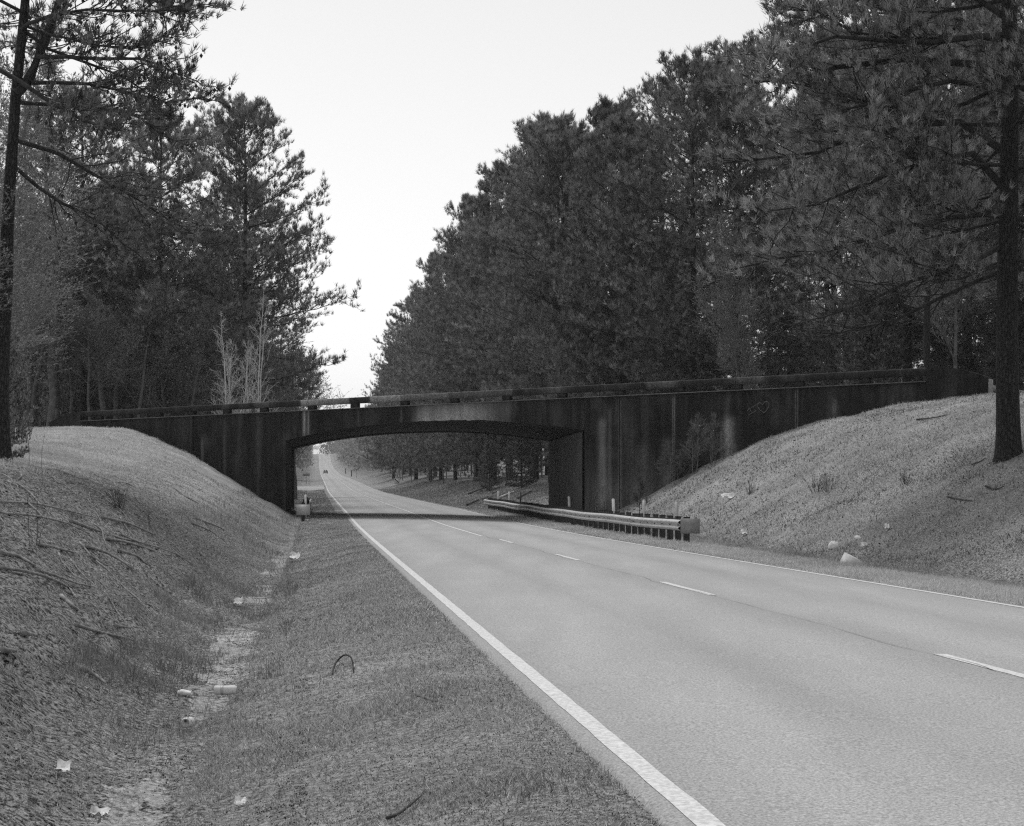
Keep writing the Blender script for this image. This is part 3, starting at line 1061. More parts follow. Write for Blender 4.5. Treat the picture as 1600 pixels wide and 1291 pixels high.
l_extra = [(limb_l([(70, 430), (130, 370), (200, 200), (240, 90), (268, 0), (290, -160), (300, -330)], .5), .16),
           (limb_l([(90, 140), (130, 110), (240, 70), (400, 45), (560, 50), (700, 52), (860, 40)], -1.5), .06),
           (limb_l([(90, 130), (150, 170), (220, 225), (400, 290), (560, 350), (680, 430), (780, 480)], 1), .06),
           (limb_l([(170, 262), (300, 262), (450, 270), (640, 270), (740, 300), (800, 335), (860, 355)], -1), .06),
           (limb_l([(140, 380), (280, 380), (400, 385), (500, 405), (620, 430), (760, 470), (960, 440)], 2), .06),
           (limb_l([(0, 320), (120, 390), (260, 490), (380, 550), (450, 580), (560, 600)], -1.5), .07),
           (limb_l([(70, 470), (230, 480), (380, 490), (540, 510), (640, 540), (740, 620), (820, 650)], 2.5), .06),
           (limb_l([(90, -60), (240, -70), (420, -40), (640, -20), (760, 30), (960, 20)], 0), .06),
           (limb_l([(60, 760), (200, 880), (330, 960), (430, 990), (540, 1100), (640, 1170)], 2), .06),
           (limb_l([(60, 640), (260, 700), (380, 770), (500, 840), (640, 920), (760, 1000), (900, 1080)], 4), .07)]
lpine = make_pine(19, 4.6, 9.6, 8, 8, .20, L=.21, w=.020, nn=15, tw=24, tpt=7, extra=l_extra, cones=420, lean=(1.5, 0))
o = tree_object('pine_tree', lpine, lp)
tag(o, 'forked pine at the photo edge with cone-laden limbs over the left lawn', 'tree')

# prototypes for the woods
PINES = [make_pine(28, 7.4, 2.2, 100, 101, .30, L=.40, w=.038, nn=14, tw=17, tpt=6, top_round=.72),
         make_pine(28, 6.6, 3.5, 92, 102, .27, L=.40, w=.038, nn=14, tw=17, tpt=6, top_round=.66),
         make_pine(28, 7.8, 7.5, 76, 103, .32, L=.38, w=.036, nn=14, tw=16, tpt=6, top_round=.60),
         make_pine(28, 4.8, 13, 48, 104, .25, L=.34, w=.034, nn=13, tw=11, tpt=5, dens=.85, top_round=.6)]
BARES = [make_bare(14, 201, .13, .44, 30, 12, 9, 3, .26, bud=.08),
         make_bare(11, 202, .10, .50, 24, 11, 9, 3, .15, bud=.08),
         make_bare(16, 203, .15, .36, 22, 9, 6, 1, .40)]
PALE = make_bare(11.5, 301, .075, .21, 22, 5, 3, 0, .38, stems=7, twig_r=.0065, first=.05)
CEDAR = make_pine(9, 2.1, .5, 90, 401, .12, L=.22, w=.05, nn=8, tw=8, tpt=5, top_round=.8)


def mesh_set(parts, mats):
    return [('trunk', parts[0].mesh('trunk', mats[0], True)), ('branch', parts[1].mesh('branch', mats[1])), ('crown', parts[2].mesh('crown', mats[2]))]


PM = (M_BARK, M_LIMB, M_NEEDLE)
KIND = {'p0': ('pine_tree', mesh_set(PINES[0], PM)), 'p1': ('pine_tree', mesh_set(PINES[1], PM)), 'p2': ('pine_tree', mesh_set(PINES[2], PM)), 'p3': ('pine_tree', mesh_set(PINES[3], PM)),
        'b0': ('bare_tree', mesh_set(BARES[0], (M_TWIG, M_TWIG, M_BUD))), 'b1': ('bare_tree', mesh_set(BARES[1], (M_TWIG, M_TWIG, M_BUD))), 'b2': ('bare_tree', mesh_set(BARES[2], (M_TWIG, M_TWIG, M_BUD))),
        'w': ('sapling_clump', mesh_set(PALE, (M_PALE, M_PALE, M_PALE))), 'c': ('cedar_tree', mesh_set(CEDAR, PM))}
NAT = {'p0': 28, 'p1': 28, 'p2': 28, 'p3': 28, 'b0': 14, 'b1': 11, 'b2': 16, 'w': 11.5, 'c': 9}
trng = np.random.default_rng(77)


_SKY_X = A1([-200, 0, 120, 300, 345, 383, 440, 480, 520, 545, 562, 585, 600, 640, 680, 740, 780, 860, 900, 960, 1005, 1035, 1100, 1160, 1230, 1320, 2000])
_SKY_Y = A1([20, 90, 170, 215, 190, 178, 235, 330, 470, 600, 640, 575, 545, 468, 408, 320, 258, 196, 200, 175, 215, 150, 98, 74, 40, -150, -400])


def plant(kind, X, Y, H, label, group=None, sink=.15, wide=1.0):
    xp = CX + F * X / Y
    r_px = 60 * (110 / Y)                       # half a crown
    lim = max(np.interp(xp + d, _SKY_X, _SKY_Y) - a for d, a in ((0, 0), (-r_px, 90 * 110 / Y), (r_px, 90 * 110 / Y)))
    if group is not None:
        H = max(4.0, min(H, (HY - lim) / F * Y + ZC - gz(X, Y)))
    name, parts = KIND[kind]
    r = empty(name, (X, Y, gz(X, Y) - sink), trng.uniform(0, 6.28))
    s = H / NAT[kind]
    r.scale = (s * wide, s * wide, s)
    for nm, me in parts:
        o = bpy.data.objects.new(nm, me); COL.objects.link(o); o.parent = r
    tag(r, label, 'tree', group)
    return r


def plant_px(kind, x, Y, ytop, label, group=None, wide=1.0):
    X = (x - CX) / F * Y
    H = (HY - ytop) / F * Y + ZC - gz(X, Y)
    return plant(kind, X, Y, H, label, group, wide=wide)


# single trees one can point at
plant_px('p2', 383, 118, 172, 'tall pine with rounded crown beside the road beyond the bridge', wide=.95)
plant_px('p2', 378, 150, 300, 'lower bushy pine behind the tall round pine left of the road')
plant_px('w', 375, 103, 445, 'pale multi-stemmed leafless saplings behind the left bridge rail')
plant_px('p0', 957, 118, 168, 'tall full pine with its top against the sky right of the gap', wide=1.05)
plant_px('p1', 868, 140, 190, 'rounded pine just left of the tall full pine on the right')
plant_px('p3', 1035, 150, 138, 'thin airy pine top rising behind the right row')
plant_px('p3', 1150, 112, 70, 'tall open-crowned pine left of the massive near pine', wide=1.3)
plant_px('p3', 1120, 120, 100, 'second open-crowned pine just behind the tall open one', wide=1.2)
plant_px('p1', 795, 160, 262, 'pine halfway down the stepped skyline of the right row')
plant_px('p0', 745, 188, 312, 'dense pine below the stepped skyline halfway pine')
plant_px('p0', 690, 232, 400, 'pine low on the stepped skyline of the right row')
plant_px('p0', 650, 275, 460, 'smaller looking pine near the low end of the right row')
plant_px('p0', 615, 325, 540, 'last dark pine at the low end of the right row')
plant_px('p2', 250, 112, 190, 'dark pine leaning over the left end of the bridge', wide=1.1)
plant_px('p2', 130, 116, 150, 'dark pine behind budding trees at the far left', wide=1.1)
plant_px('p3', 1448, 71, -60, 'pine with pale trunk rising behind the right end of the rail')
plant_px('c', 815, 128, 655, 'dark cedar seen under the arch beside the abutment')
plant_px('c', 765, 140, 690, 'small dark cedar under the arch in front of bare trunks')
# bare, budding trees on the left mound and behind the wing wall
for k, x, Y, yt, wd, lab in (('b1', -70, 47, 330, 1.5, 'budding hardwood whose twigs overhang the left lawn from the photo edge'),
                             ('b0', -25, 62, 70, 1.3, 'tall budding hardwood in front of the left bridge end'),
                             ('b1', 20, 70, 420, 1.5, 'low budding hardwood spreading pale twigs over the left bridge end')):
    plant_px(k, x, Y, yt, lab, None, wide=wd)
for k, x, Y, yt in (('b1', 110, 112, 420), ('b0', 160, 110, 300), ('b2', 70, 106, 230), ('b1', 215, 108, 440), ('b0', 20, 100, 260), ('b1', 290, 110, 480), ('b1', -20, 100, 340), ('b0', 240, 120, 330), ('b2', 190, 125, 280), ('b1', 50, 108, 380), ('b0', 330, 118, 420), ('b1', 140, 106, 470), ('b1', 440, 125, 540), ('b1', 462, 170, 560), ('b2', 30, 112, 150), ('b0', 90, 120, 190), ('b0', -40, 110, 180), ('b1', 0, 104, 400), ('b1', 180, 112, 360)):
    plant_px(k, x, Y, yt, 'budding hardwood with fine pale twigs behind the left rail', 'budding hardwoods behind the left rail', wide=1.35)


plant_px('c', 6, 42.5, 500, 'dark evergreen brush wrapped round the foot of the trunk at the left edge', wide=.75)
plant_px('b1', -55, 40, 200, 'twiggy budding hardwood crossing the trunk at the left edge', wide=1.25)


def woods(n, s_rng, t_rng, kinds, hts, label, group, mind=3.0, avoid=True, fn=None):
    pts = []
    tries = 0
    while len(pts) < n and tries < n * 60:
        tries += 1
        s = trng.uniform(*s_rng); t = trng.uniform(*t_rng)
        X, Y = st2xy(s, t)
        u = bridge_u(X, Y)
        if avoid and -12.0 < u < 3.0: continue
        if fn and not fn(X, Y, s, t, u): continue
        if any((X - a) ** 2 + (Y - b) ** 2 < mind ** 2 for a, b in pts): continue
        pts.append((X, Y))
        kd = kinds[trng.integers(len(kinds))]
        plant(kd, X, Y, trng.uniform(*hts), label[kd[0]] if isinstance(label, dict) else label, group[kd[0]] if isinstance(group, dict) else group)


# right side beyond the bridge
beyond = lambda X, Y, s, t, u: u < -12
woods(16, (100, 420), (11, 14.5), ['p0', 'p0', 'p1', 'p2'], (23, 28), 'pine in the front row right of the road beyond the bridge', 'pines right of the road beyond the bridge', 8, fn=beyond)
woods(34, (85, 420), (15, 48), ['p0', 'p1', 'p2', 'p2'], (22, 28), 'pine standing deep in the woods right of the road', 'pines deep in the right woods', 5, fn=beyond)
woods(40, (100, 330), (9.5, 22), ['b0', 'b1', 'b2', 'b2', 'b1'], (7, 14), 'leafless roadside tree under the pines right of the road', 'bare trees right of the road', 3, fn=beyond)
# woods behind the right end of the bridge
woods(18, (40, 110), (20, 46), ['p1', 'p2', 'p3'], (22, 27), 'dark pine behind the right end of the bridge', 'pines behind the right bridge end', 4, fn=lambda X, Y, s, t, u: u < -11.5)
woods(22, (55, 125), (16, 42), ['b0', 'b1', 'b2'], (7, 13), 'bare understory tree behind the right wing wall', 'understory behind the right wing wall', 3, fn=lambda X, Y, s, t, u: u < -11.5)
woods(26, (40, 120), (17, 48), ['c', 'c', 'b2', 'b1'], (6, 11), {'c': 'small dark cedar in the thicket behind the right end of the rail', 'b': 'leafless thicket tree among cedars behind the right end of the rail'}, {'c': 'cedars behind the right rail end', 'b': 'leafless thicket behind the right rail end'}, 2.5, fn=lambda X, Y, s, t, u: u < -11.5)
woods(20, (98, 150), (-45, -14), ['b1', 'b0', 'b1', 'c'], (8, 15), {'c': 'small dark cedar in the woods behind the left rail', 'b': 'slender budding tree deep in the woods behind the left rail'}, {'c': 'cedars behind the left rail', 'b': 'slender trees behind the left rail'}, 2.5, fn=lambda X, Y, s, t, u: u < -12)
# left side
woods(13, (125, 420), (-18, -11.5), ['p0', 'p1', 'p2'], (20, 26), 'pine in the row left of the road beyond the bridge', 'pines left of the road beyond the bridge', 7, fn=lambda X, Y, s, t, u: u < -12 and s > 150)
woods(28, (95, 400), (-50, -19), ['p0', 'p1', 'p2', 'p2'], (20, 26), 'pine standing deep in the woods left of the road', 'pines deep in the left woods', 5, fn=beyond)
woods(26, (112, 320), (-26, -10.0), ['b0', 'b1', 'b2'], (7, 13), 'leafless tree among the pines left of the road', 'bare trees left of the road', 3, fn=lambda X, Y, s, t, u: u < -14)
woods(9, (45, 95), (-48, -27), ['p1', 'p2', 'p3'], (18, 25), 'pine in the shade behind the left end of the bridge', 'pines behind the left bridge end', 4)

# far rows along the road fade into haze: one mass
def far_tree(rg, H, R, n=420, pine=True):
    f = rg.random(n) ** .8
    z = H * (.12 + .88 * f)
    r = R * np.sqrt(rg.random(n)) * (1 - f) ** .5 * 1.1 + .2
    a = rg.uniform(0, 6.283, n)
    C = np.stack([r * np.cos(a), r * np.sin(a), z], -1)
    d1 = nrm(rg.normal(size=(n, 3))); d2 = nrm(np.cross(d1, rg.normal(size=(n, 3))))
    sz = rg.uniform(.5, 1.1, (n, 1))
    return np.stack([C - d1 * sz * .6, C + d1 * sz * .6, C + d2 * sz], 1).reshape(-1, 3)


fr = np.random.default_rng(5)
fg = Geo()
for sgn in (-1, 1):
    s = 400.0
    while s < 1500:
        for row in range(2):
            t = sgn * (11.5 + row * 9 + fr.uniform(0, 4)) - (1.0 if sgn < 0 else 0)
            ss = s + fr.uniform(-3, 3)
            X, Y = st2xy(ss, t)
            v = far_tree(fr, fr.uniform(16, 26), fr.uniform(4.5, 6.5)) + A1([X, Y, float(roadz(ss)) + .2])
            fg.add(v, np.arange(len(v)).reshape(-1, 3), shade=np.repeat(np.clip(fr.normal(.5, .2, len(v) // 3), 0, 1), 3))
        s += 9 + s * .006
for k in range(40):          # woods closing the road beyond the crest
    X, Y = st2xy(1330 + fr.uniform(0, 100), fr.uniform(-60, 60))
    v = far_tree(fr, fr.uniform(14, 22), 6) + A1([X, Y, 44.])
    fg.add(v, np.arange(len(v)).reshape(-1, 3), shade=np.repeat(np.clip(fr.normal(.5, .2, len(v) // 3), 0, 1), 3))
o = fg.build('far_woods', M_NEEDLE)
tag(o, 'hazy distant woods lining the road up to the crest', 'woods', kind='stuff')

# ------------------------------------------------------------------ guard rails
W_PROF = A1([(0, .155), (.02, .145), (.075, .105), (.082, .085), (.075, .062), (.012, .022), (.006, 0), (.012, -.022), (.075, -.062), (.082, -.085), (.075, -.105), (.02, -.145), (0, -.155)])


def guard_rail(t0, s0, s1, side, label, dt_near=0.0):
    """side -1: the rail faces the road to its left (it stands right of it)"""
    X0, Y0 = st2xy(s0, t0)
    z0 = float(roadz(s0))
    r = empty('guard_rail', (X0, Y0, z0))
    tag(r, label, 'guard rail', None)
    org = A1([X0, Y0, z0])

    def line(s, dt=0.0):
        flare = dt_near * np.clip(1 - (s - s0) / 4.0, 0, 1) ** 2
        x, y = st2xy(s, t0 + dt + flare)
        return np.stack([x, y, roadz(s) + .50 + .012 * np.sin(s * .55) + 0 * x], -1) - org
    seg = 7.6
    a = s0
    k = 0
    while a < s1 - .5:
        b = min(a + seg, s1)
        s = np.linspace(a - (.12 if k else 0), b + .12, 24)
        P = line(s, -side * -.012 * (k % 2))
        n, m = len(s), len(W_PROF)
        out = A1([RN[0], RN[1], 0]) * side
        V = P[:, None] + out[None, None] * W_PROF[None, :, 0:1] * 1.15 + A1([0, 0, 1.0])[None, None] * W_PROF[None, :, 1:2]
        V2 = V - out[None, None] * .006
        g = Geo().add(V, grid_faces(n, m)).add(V2, grid_faces(n, m)[:, ::-1])
        g.build('rail_beam', M_STEEL, r, False)
        # bolt slots
        a = b; k += 1
    post = Geo().box((0, 0, .0), (.15, .20, 1.45)).box((0, 0, .735), (.158, .208, .03)).mesh('post', M_POST)
    blk = Geo().box((0, 0, 0), (.15, .20, .36)).mesh('spacer_block', M_POST)
    bolt = Geo().box((0, 0, 0), (.012, .07, .03)).mesh('bolt', M_DARK)
    head = math.atan2(-RD[0], RD[1])
    for i, s in enumerate(np.arange(s0 + .35, s1, 1.14)):
        c = line(A1([s]), -side * .235)[0]
        o = bpy.data.objects.new('post', post); COL.objects.link(o); o.parent = r
        o.location = c - A1([0, 0, .5 - float(trng.uniform(-.02, .03))]); o.rotation_euler = (trng.normal() * .015, trng.normal() * .02, head)
        cb = line(A1([s]), -side * .08)[0]
        o2 = bpy.data.objects.new('spacer_block', blk); COL.objects.link(o2); o2.parent = r
        o2.location = cb - A1([0, 0, .0]); o2.rotation_euler = (0, 0, head)
        c3 = line(A1([s]), side * .022)[0]
        o3 = bpy.data.objects.new('bolt', bolt); COL.objects.link(o3); o3.parent = r
        o3.location = c3; o3.rotation_euler = (0, 0, head)
    # flat end shield
    return r, line(A1([s0]))[0], head


gr_r, e_r, hd = guard_rail(5.2, 48.0, 104.5, -1, 'long galvanized guard rail on dark wood posts along the right shoulder')
sh = Geo().box((0, 0, 0), (.56, .012, .44)).box((-.26, .04, 0), (.03, .09, .40))
o = sh.build('end_shield', M_PLATE, gr_r)
o.location = e_r + A1([.26, -.05, -.02]); o.rotation_euler = (0, 0, math.radians(4))
gr_l, e_l, hd = guard_rail(-5.75, 80.0, 108, 1, 'short guard rail seen end on beside the left abutment')
sh = Geo().box((0, 0, 0), (.64, .012, .50)).box((.29, .04, 0), (.03, .09, .44))
o = sh.build('end_shield', M_WHITE if False else M_STEEL, gr_l)
o.location = e_l + A1([-.22, -.06, -.02]); o.rotation_euler = (0, 0, math.radians(2))

# delineator posts
for i, (t, Y, mt, lab) in enumerate(((6.3, 54, M_STEEL, 'grey delineator post nearest the near end of the long guard rail'),
                                     (6.3, 59.4, M_STEEL, 'thin grey delineator post behind the rail at the foot of the grass slope'),
                                     (6.25, 65, M_WHITE, 'white delineator post in front of the joint of the right wing wall'),
                                     (6.2, 76.0, M_WHITE, 'white delineator post against the right abutment opening'),
                                     (6.3, 101, M_WHITE, 'white delineator post second from the far end of the guard rail'),
                                     (6.3, 107, M_WHITE, 'white delineator post beyond the far end of the guard rail'),
                                     (6.3, 95.6, M_POST, 'dark delineator post seen under the arch'),
                                     (-5.87, 81.6, M_WHITE, 'white delineator post behind the left end shield'),
                                     (-5.95, 96, M_STEEL, 'grey post standing farther back along the short left rail'))):
    s = (Y - RC[1] - t * RN[1]) / RD[1]
    X, Yy = st2xy(s, t)
    r = empty('delineator_post', (X, Yy, float(roadz(s)) - .08), trng.uniform(-.1, .1))
    r.rotation_euler = (trng.normal() * .02, trng.normal() * .03, .1)
    Geo().box((0, 0, .62), (.11 if mt is not M_POST else .07, .05, 1.25)).build('post', mt, r)
    Geo().box((0, 0, 1.262), (.10, .045, .02), taper=.6).build('cap', mt, r)
    tag(r, lab, 'delineator post')


# ------------------------------------------------------------------ far signs, cars
def sign(t, Y, size, kind, label, hgt=1.7):
    s = (Y - t * RN[1]) / RD[1]
    X, Yy = st2xy(s, t)
    z = gz(X, Yy)
    r = empty('road_sign', (X, Yy, z), .05)
    tag(r, label, 'road sign')
    Geo().box((0, .03, (hgt + size * .8) / 2), (.07, .05, hgt + size * .8)).build('post', M_POST if kind != 'square' else M_PLATE, r)
    g = Geo()
    h = size / 2
    if kind == 'square':
        g.box((0, -.012, hgt + h), (size, .012, size))
        p = g.build('panel', M_FOAM, r)
        gg_ = Geo()
        # black winding arrow on the white panel
        pts = [(-.55, .55), (-.05, .25), (.0, .05), (.45, -.15), (.5, -.55)]
        for w, dz_ in ((.30, 0),):
            v_, f_ = stroke([(x * h, z_ * h + hgt + h) for x, z_ in pts], w * h, -.024)
            gg_.add(v_, f_[:, ::-1])
        gg_.add([(-.95 * h, -.024, .95 * h + hgt + h - .0), (-.25 * h, -.024, .85 * h + hgt + h), (-.75 * h, -.024, .25 * h + hgt + h)], [[0, 2, 1]])
        gg_.build('arrow', M_DARK, p)
    elif kind == 'diamond':
        q = 1.414 * h
        v = [(0, 0, hgt), (q, 0, hgt + q), (0, 0, hgt + 2 * q), (-q, 0, hgt + q)]
        v = [(x, -.02, z_) for x, _, z_ in v] + [(x, -.008, z_) for x, _, z_ in v]
        g.add(v, [[0, 1, 2, 3], [7, 6, 5, 4], [0, 4, 5, 1], [1, 5, 6, 2], [2, 6, 7, 3], [3, 7, 4, 0]])
        p = g.build('panel', M_PLATE, r)
        Geo().box((0, -.026, hgt + q), (q * .5, .006, q * .5)).build('symbol', M_WHITE, p)
    else:
        g.box((0, -.012, hgt + h * .6), (size * 1.5, .012, size * .6))
        g.build('panel', M_PLATE, r)
        Geo().box((.6 * size, .03, hgt / 2), (.07, .05, hgt)).build('post', M_POST, r)
    return r


sign(5.6, 227, .72, 'square', 'white square road sign with a black arrow on the right verge', 1.15)
sign(5.5, 450, .85, 'diamond', 'small dark diamond sign farther along the right verge', 2.0)
sign(-7.4, 335, .95, 'wide', 'wide dark sign seen on two posts left of the far road', 1.7)
for t, Y, lab in ((5.6, 520, 'dark marker post at the right bend of the far road'), (5.8, 640, 'tiny far marker post right of the distant car')):
    s = (Y - t * RN[1]) / RD[1]
    X, Yy = st2xy(s, t)
    r = empty('marker_post', (X, Yy, gz(X, Yy)))
    Geo().box((0, 0, .9), (.28, .2, 1.8)).build('post', M_POST, r)
    Geo().box((0, -.12, 1.9), (.5, .03, .6)).build('panel', M_PLATE, r)
    tag(r, lab, 'marker post')


def car(s, t, paint, label, face):
    X, Y = st2xy(s, t)
    r = empty('car', (X, Y, float(roadz(s)) + .03), math.atan2(-RD[0], RD[1]) + (math.pi if face < 0 else 0))
    r.rotation_euler[0] = math.atan(float(roadz(s + 3) - roadz(s - 3)) / 6) * (1 if face > 0 else -1)
    tag(r, label, 'car')
    # body: side outline swept across, front towards +y
    out = A1([(-2.2, .32), (-2.25, .62), (-2.15, .86), (-1.3, .90), (.85, .92), (2.0, .78), (2.2, .58), (2.15, .30)])
    n = len(out)

    def sweep(o, w0, w1):
        g = Geo()
        w = np.linspace(w0, w1, len(o)) if np.isscalar(w0) else w0
        L = np.stack([-w / 2, o[:, 0], o[:, 1]], -1); R_ = L * A1([-1, 1, 1])
        i = np.arange(len(o))
        g.add(np.concatenate([L, R_]), np.stack([i, (i + 1) % len(o), len(o) + (i + 1) % len(o), len(o) + i], -1), [list(range(len(o)))[::-1]], [list(range(len(o), 2 * len(o)))])
        return g
    sweep(out, np.full(n, 1.78), 0).build('body', paint, r)
    cab = A1([(-1.75, .89), (-1.05, 1.38), (.15, 1.42), (.95, .91)])
    sweep(cab, A1([1.6, 1.3, 1.3, 1.6]), 0).build('cabin', M_GLASS, r)
    roof = A1([(-1.05, 1.385), (-1.0, 1.42), (.12, 1.46), (.15, 1.425)])
    sweep(roof, np.full(4, 1.34), 0).build('roof', paint, r)
    for sx in (-1, 1):
        for yy in (-1.35, 1.4):
            M = np.eye(4); M[:3, :3] = A1([[0, 0, 1], [0, 1, 0], [-1, 0, 0]]); M[:3, 3] = (sx * .80, yy, .31)
            Geo().lathe([(.10, -.10), (.31, -.10), (.32, .0), (.31, .10), (.10, .10)], 14, M).build('wheel', M_TYRE, r)
        Geo().box((sx * .62, 2.17, .64), (.32, .08, .14)).build('headlight', M_WHITE, r)
        Geo().box((sx * .66, -2.22, .72), (.28, .06, .13)).build('tail_light', M_PLATE, r)
    Geo().box((0, 2.2, .42), (1.6, .1, .14)).build('bumper', M_PLATE, r)
    Geo().box((0, -2.25, .44), (1.6, .1, .14)).build('bumper', M_PLATE, r)
    return r


car(655, -1.75, M_CARPAINT, 'dark car halfway up the far hill in the left lane', 1)
car(1135, 1.7, M_CARPAINT_PALE, 'pale car tiny at the crest of the far road', -1)


# ------------------------------------------------------------------ things lying about
def rod(name, pts, r0, r1, mat, label=None, cat=None, parent=None, lift=.0, k=6, group=None):
    P = np.asarray(pts, float)
    t = np.linspace(0, len(P) - 1, (len(P) - 1) * 3 + 1)
    Q = np.stack([np.interp(t, np.arange(len(P)), P[:, c]) for c in range(3)], -1)
    Q[1:-1] = (Q[:-2] + 2 * Q[1:-1] + Q[2:]) / 4
    Q[:, 2] += lift
    b = Q[0].copy()
    g = Geo().tube(Q - b, np.linspace(r0, r1, len(Q)), k)
    o = g.build(name, mat, parent, True, b)
    if label: tag(o, label, cat, group)
    return o


# fallen poles on the bank under the arch
for i, ((x0, y0), (x1, y1), mt, lab) in enumerate((((565, 700), (715, 640), M_TWIGDARK, 'dark fallen log highest on the bank under the arch'),
                                                   ((550, 810), (665, 755), M_TWIGDARK, 'dark fallen log lowest on the bank near the rail end'),
                                                   ((700, 750), (752, 722), M_TWIG, 'short grey log end beside the far rail tip'),
                                                   ((868, 737), (1000, 680), M_PALE, 'pale barkless log between two white posts'),
                                                   ((1040, 742), (1175, 672), M_TWIG, 'grey log on the bank just left of the abutment'),
                                                   ((800, 692), (840, 672), M_TWIG, 'short pale stick in the middle of the bank'),
                                                   ((925, 615), (985, 590), M_TWIGDARK, 'small dark log at the upper edge of the bank'))):
    a, b = hit(640 + x0 * .1625, 660 + y0 * .1625), hit(640 + x1 * .1625, 660 + y1 * .1625)
    rod('fallen_log', [a, a * .5 + b * .5, b], .09, .06, mt, lab, 'log', lift=.10)

# exposed roots on the eroded bank (parts of the ground)
root_px = [[(0, 893), (40, 898), (75, 908), (108, 922), (120, 940)], [(0, 868), (30, 874), (55, 888)], [(168, 846), (200, 852), (235, 862), (268, 872)],
           [(188, 838), (215, 850), (245, 858), (275, 868), (300, 884)], [(110, 818), (150, 832), (190, 845), (230, 852)], [(20, 806), (60, 810), (105, 822), (140, 838)],
           [(135, 858), (165, 868), (190, 882), (205, 892)], [(60, 856), (95, 862), (118, 868)], [(0, 788), (50, 790), (100, 800), (150, 812)], [(160, 812), (200, 820), (240, 838)],
           [(140, 872), (160, 884)], [(185, 864), (215, 872), (232, 888)], [(60, 895), (90, 905), (120, 918), (148, 922)], [(95, 938), (112, 950), (122, 960)],
           [(300, 820), (330, 832), (350, 846)], [(305, 812), (345, 826), (362, 838)], [(275, 765), (290, 778), (310, 788)], [(118, 983), (150, 992), (195, 1002)],
           [(125, 1050), (150, 1062), (165, 1074)], [(180, 982), (205, 986)], [(0, 1022), (25, 1024)], [(38, 996), (58, 1000)]]
for pts in root_px:
    P = [hit(x, y) for x, y in pts]
    w = .016 + .018 * trng.random()
    rod('root', P, w, w * .45, M_ROOT, parent=ground, lift=.03)
for i in range(120):
    s0 = trng.uniform(17, 46); t0 = trng.uniform(-11.8, -8.4) - .03 * (s0 - 20)
    ln = trng.uniform(.8, 3.0); dr = trng.uniform(.15, .55)
    k = np.linspace(0, 1, 6)
    s = s0 - ln * k * trng.choice([1, 1, -1]); t = t0 + dr * ln * k + np.cumsum(trng.normal(size=6)) * .05
    x, y = st2xy(s, t)
    w = trng.uniform(.007, .018)
    rod('root', np.stack([x, y, ground_z(x, y)], -1), w, w * .4, M_ROOT, parent=ground, lift=.022, k=5)


def can(p, axis, R_, L_, name, label, cat, dent=0.0, band=None):
    ax = nrm(A1(axis)); u = nrm(np.cross(ax, A1([0, 0, 1.0]))); v = np.cross(ax, u)
    M = np.eye(4); M[:3, 0] = u; M[:3, 1] = v; M[:3, 2] = ax
    e = empty(name, p)
    tag(e, label, cat)
    M[:3, 3] = A1([0, 0, R_ * .9]) - ax * L_ / 2
    g = Geo().lathe([(R_ * .72, 0), (R_ * .8, .004), (R_, .014), (R_ * (1 - dent), L_ * .35), (R_ * (1 - dent * .4), L_ * .6), (R_, L_ - .016), (R_ * .82, L_ - .003), (R_ * .78, L_)], 20, M)
    g.build('body', M_WHITE, e, True)
    M2 = M.copy(); M2[:3, 3] = M[:3, 3] + ax * (L_ + .0015)
    lid = Geo().lathe([(R_ * .80, 0), (R_ * .80, .003), (R_ * .70, .003), (R_ * .66, .0005)], 20, M2).build('lid', M_STEEL, e)
    M3 = M2.copy(); M3[:3, 3] = M2[:3, 3] + ax * .0035 + v * -R_ * .32
    Geo().lathe([(R_ * .26, 0), (R_ * .24, .0012)], 12, M3).build('opening', M_DARK, lid)  # flat black disc on the lid; the hole's darkness is only its colour
    if band:
        M4 = M.copy(); M4[:3, 3] = M[:3, 3] + ax * L_ * band[0]
        Geo().lathe([(R_ * 1.004, 0), (R_ * 1.004, L_ * (band[1] - band[0]))], 20, M4).build('label_band', M_STEEL, e, True)
    return e


p = hit(294, 1143) + A1([0, 0, .03]); can(p, (-.15, -1, .08), .043, .125, 'drink_can', 'pale drink can lying with its opening towards the road ditch viewer', 'drink can')
p = hit(352, 1088) + A1([0, 0, .015]); can(p, (1, .12, 0), .045, .21, 'tall_can', 'tall pale can lying sideways across the sandy ditch', 'drink can', .06, (.3, .42))
p = hit(288, 1090)
g = Geo().lathe([(.02, 0), (.036, .0), (.042, .04), (.047, .10), (.050, .13), (.046, .13)], 16, None)
v = g.v[0]; v[:, 0] *= .62 + .25 * np.sin(v[:, 2] * 40); v[:] += rng.normal(size=v.shape) * .003
M = A1([[0, 0, 1.0], [0, 1, 0], [-1, 0, 0]]); g.v[0] = v @ M.T + A1([-.06, 0, .035])
tag(g.build('paper_cup', M_FOAM, None, True, p), 'crushed paper cup lying left of the tall can', 'paper cup')


def crumple(x, y, w, h, label, seed, name='paper_scrap', cat='litter', mat=M_FOAM, fold=.5):
    p = hit(x, y)
    sc = p[1] / F
    rg = np.random.default_rng(seed)
    n = 7
    U, V = np.meshgrid(np.linspace(-.5, .5, n), np.linspace(-.5, .5, n))
    W_, H_ = w * sc, h * sc * 1.4
    P = np.stack([U * W_, V * H_ * .9, np.abs(V * fold) * H_ + .012 + (V + .5) * H_ * .55], -1) + rg.normal(size=(n, n, 3)) * A1([.06, .06, .12]) * min(W_, H_)
    P[..., 2] = np.maximum(P[..., 2], .004)
    Q = P + A1([0, 0.004, .006])
    g = Geo().add(P, grid_faces(n, n)).add(Q, grid_faces(n, n)[:, ::-1])
    o = g.build(name, mat, None, False, p, )
    return tag(o, label, cat)


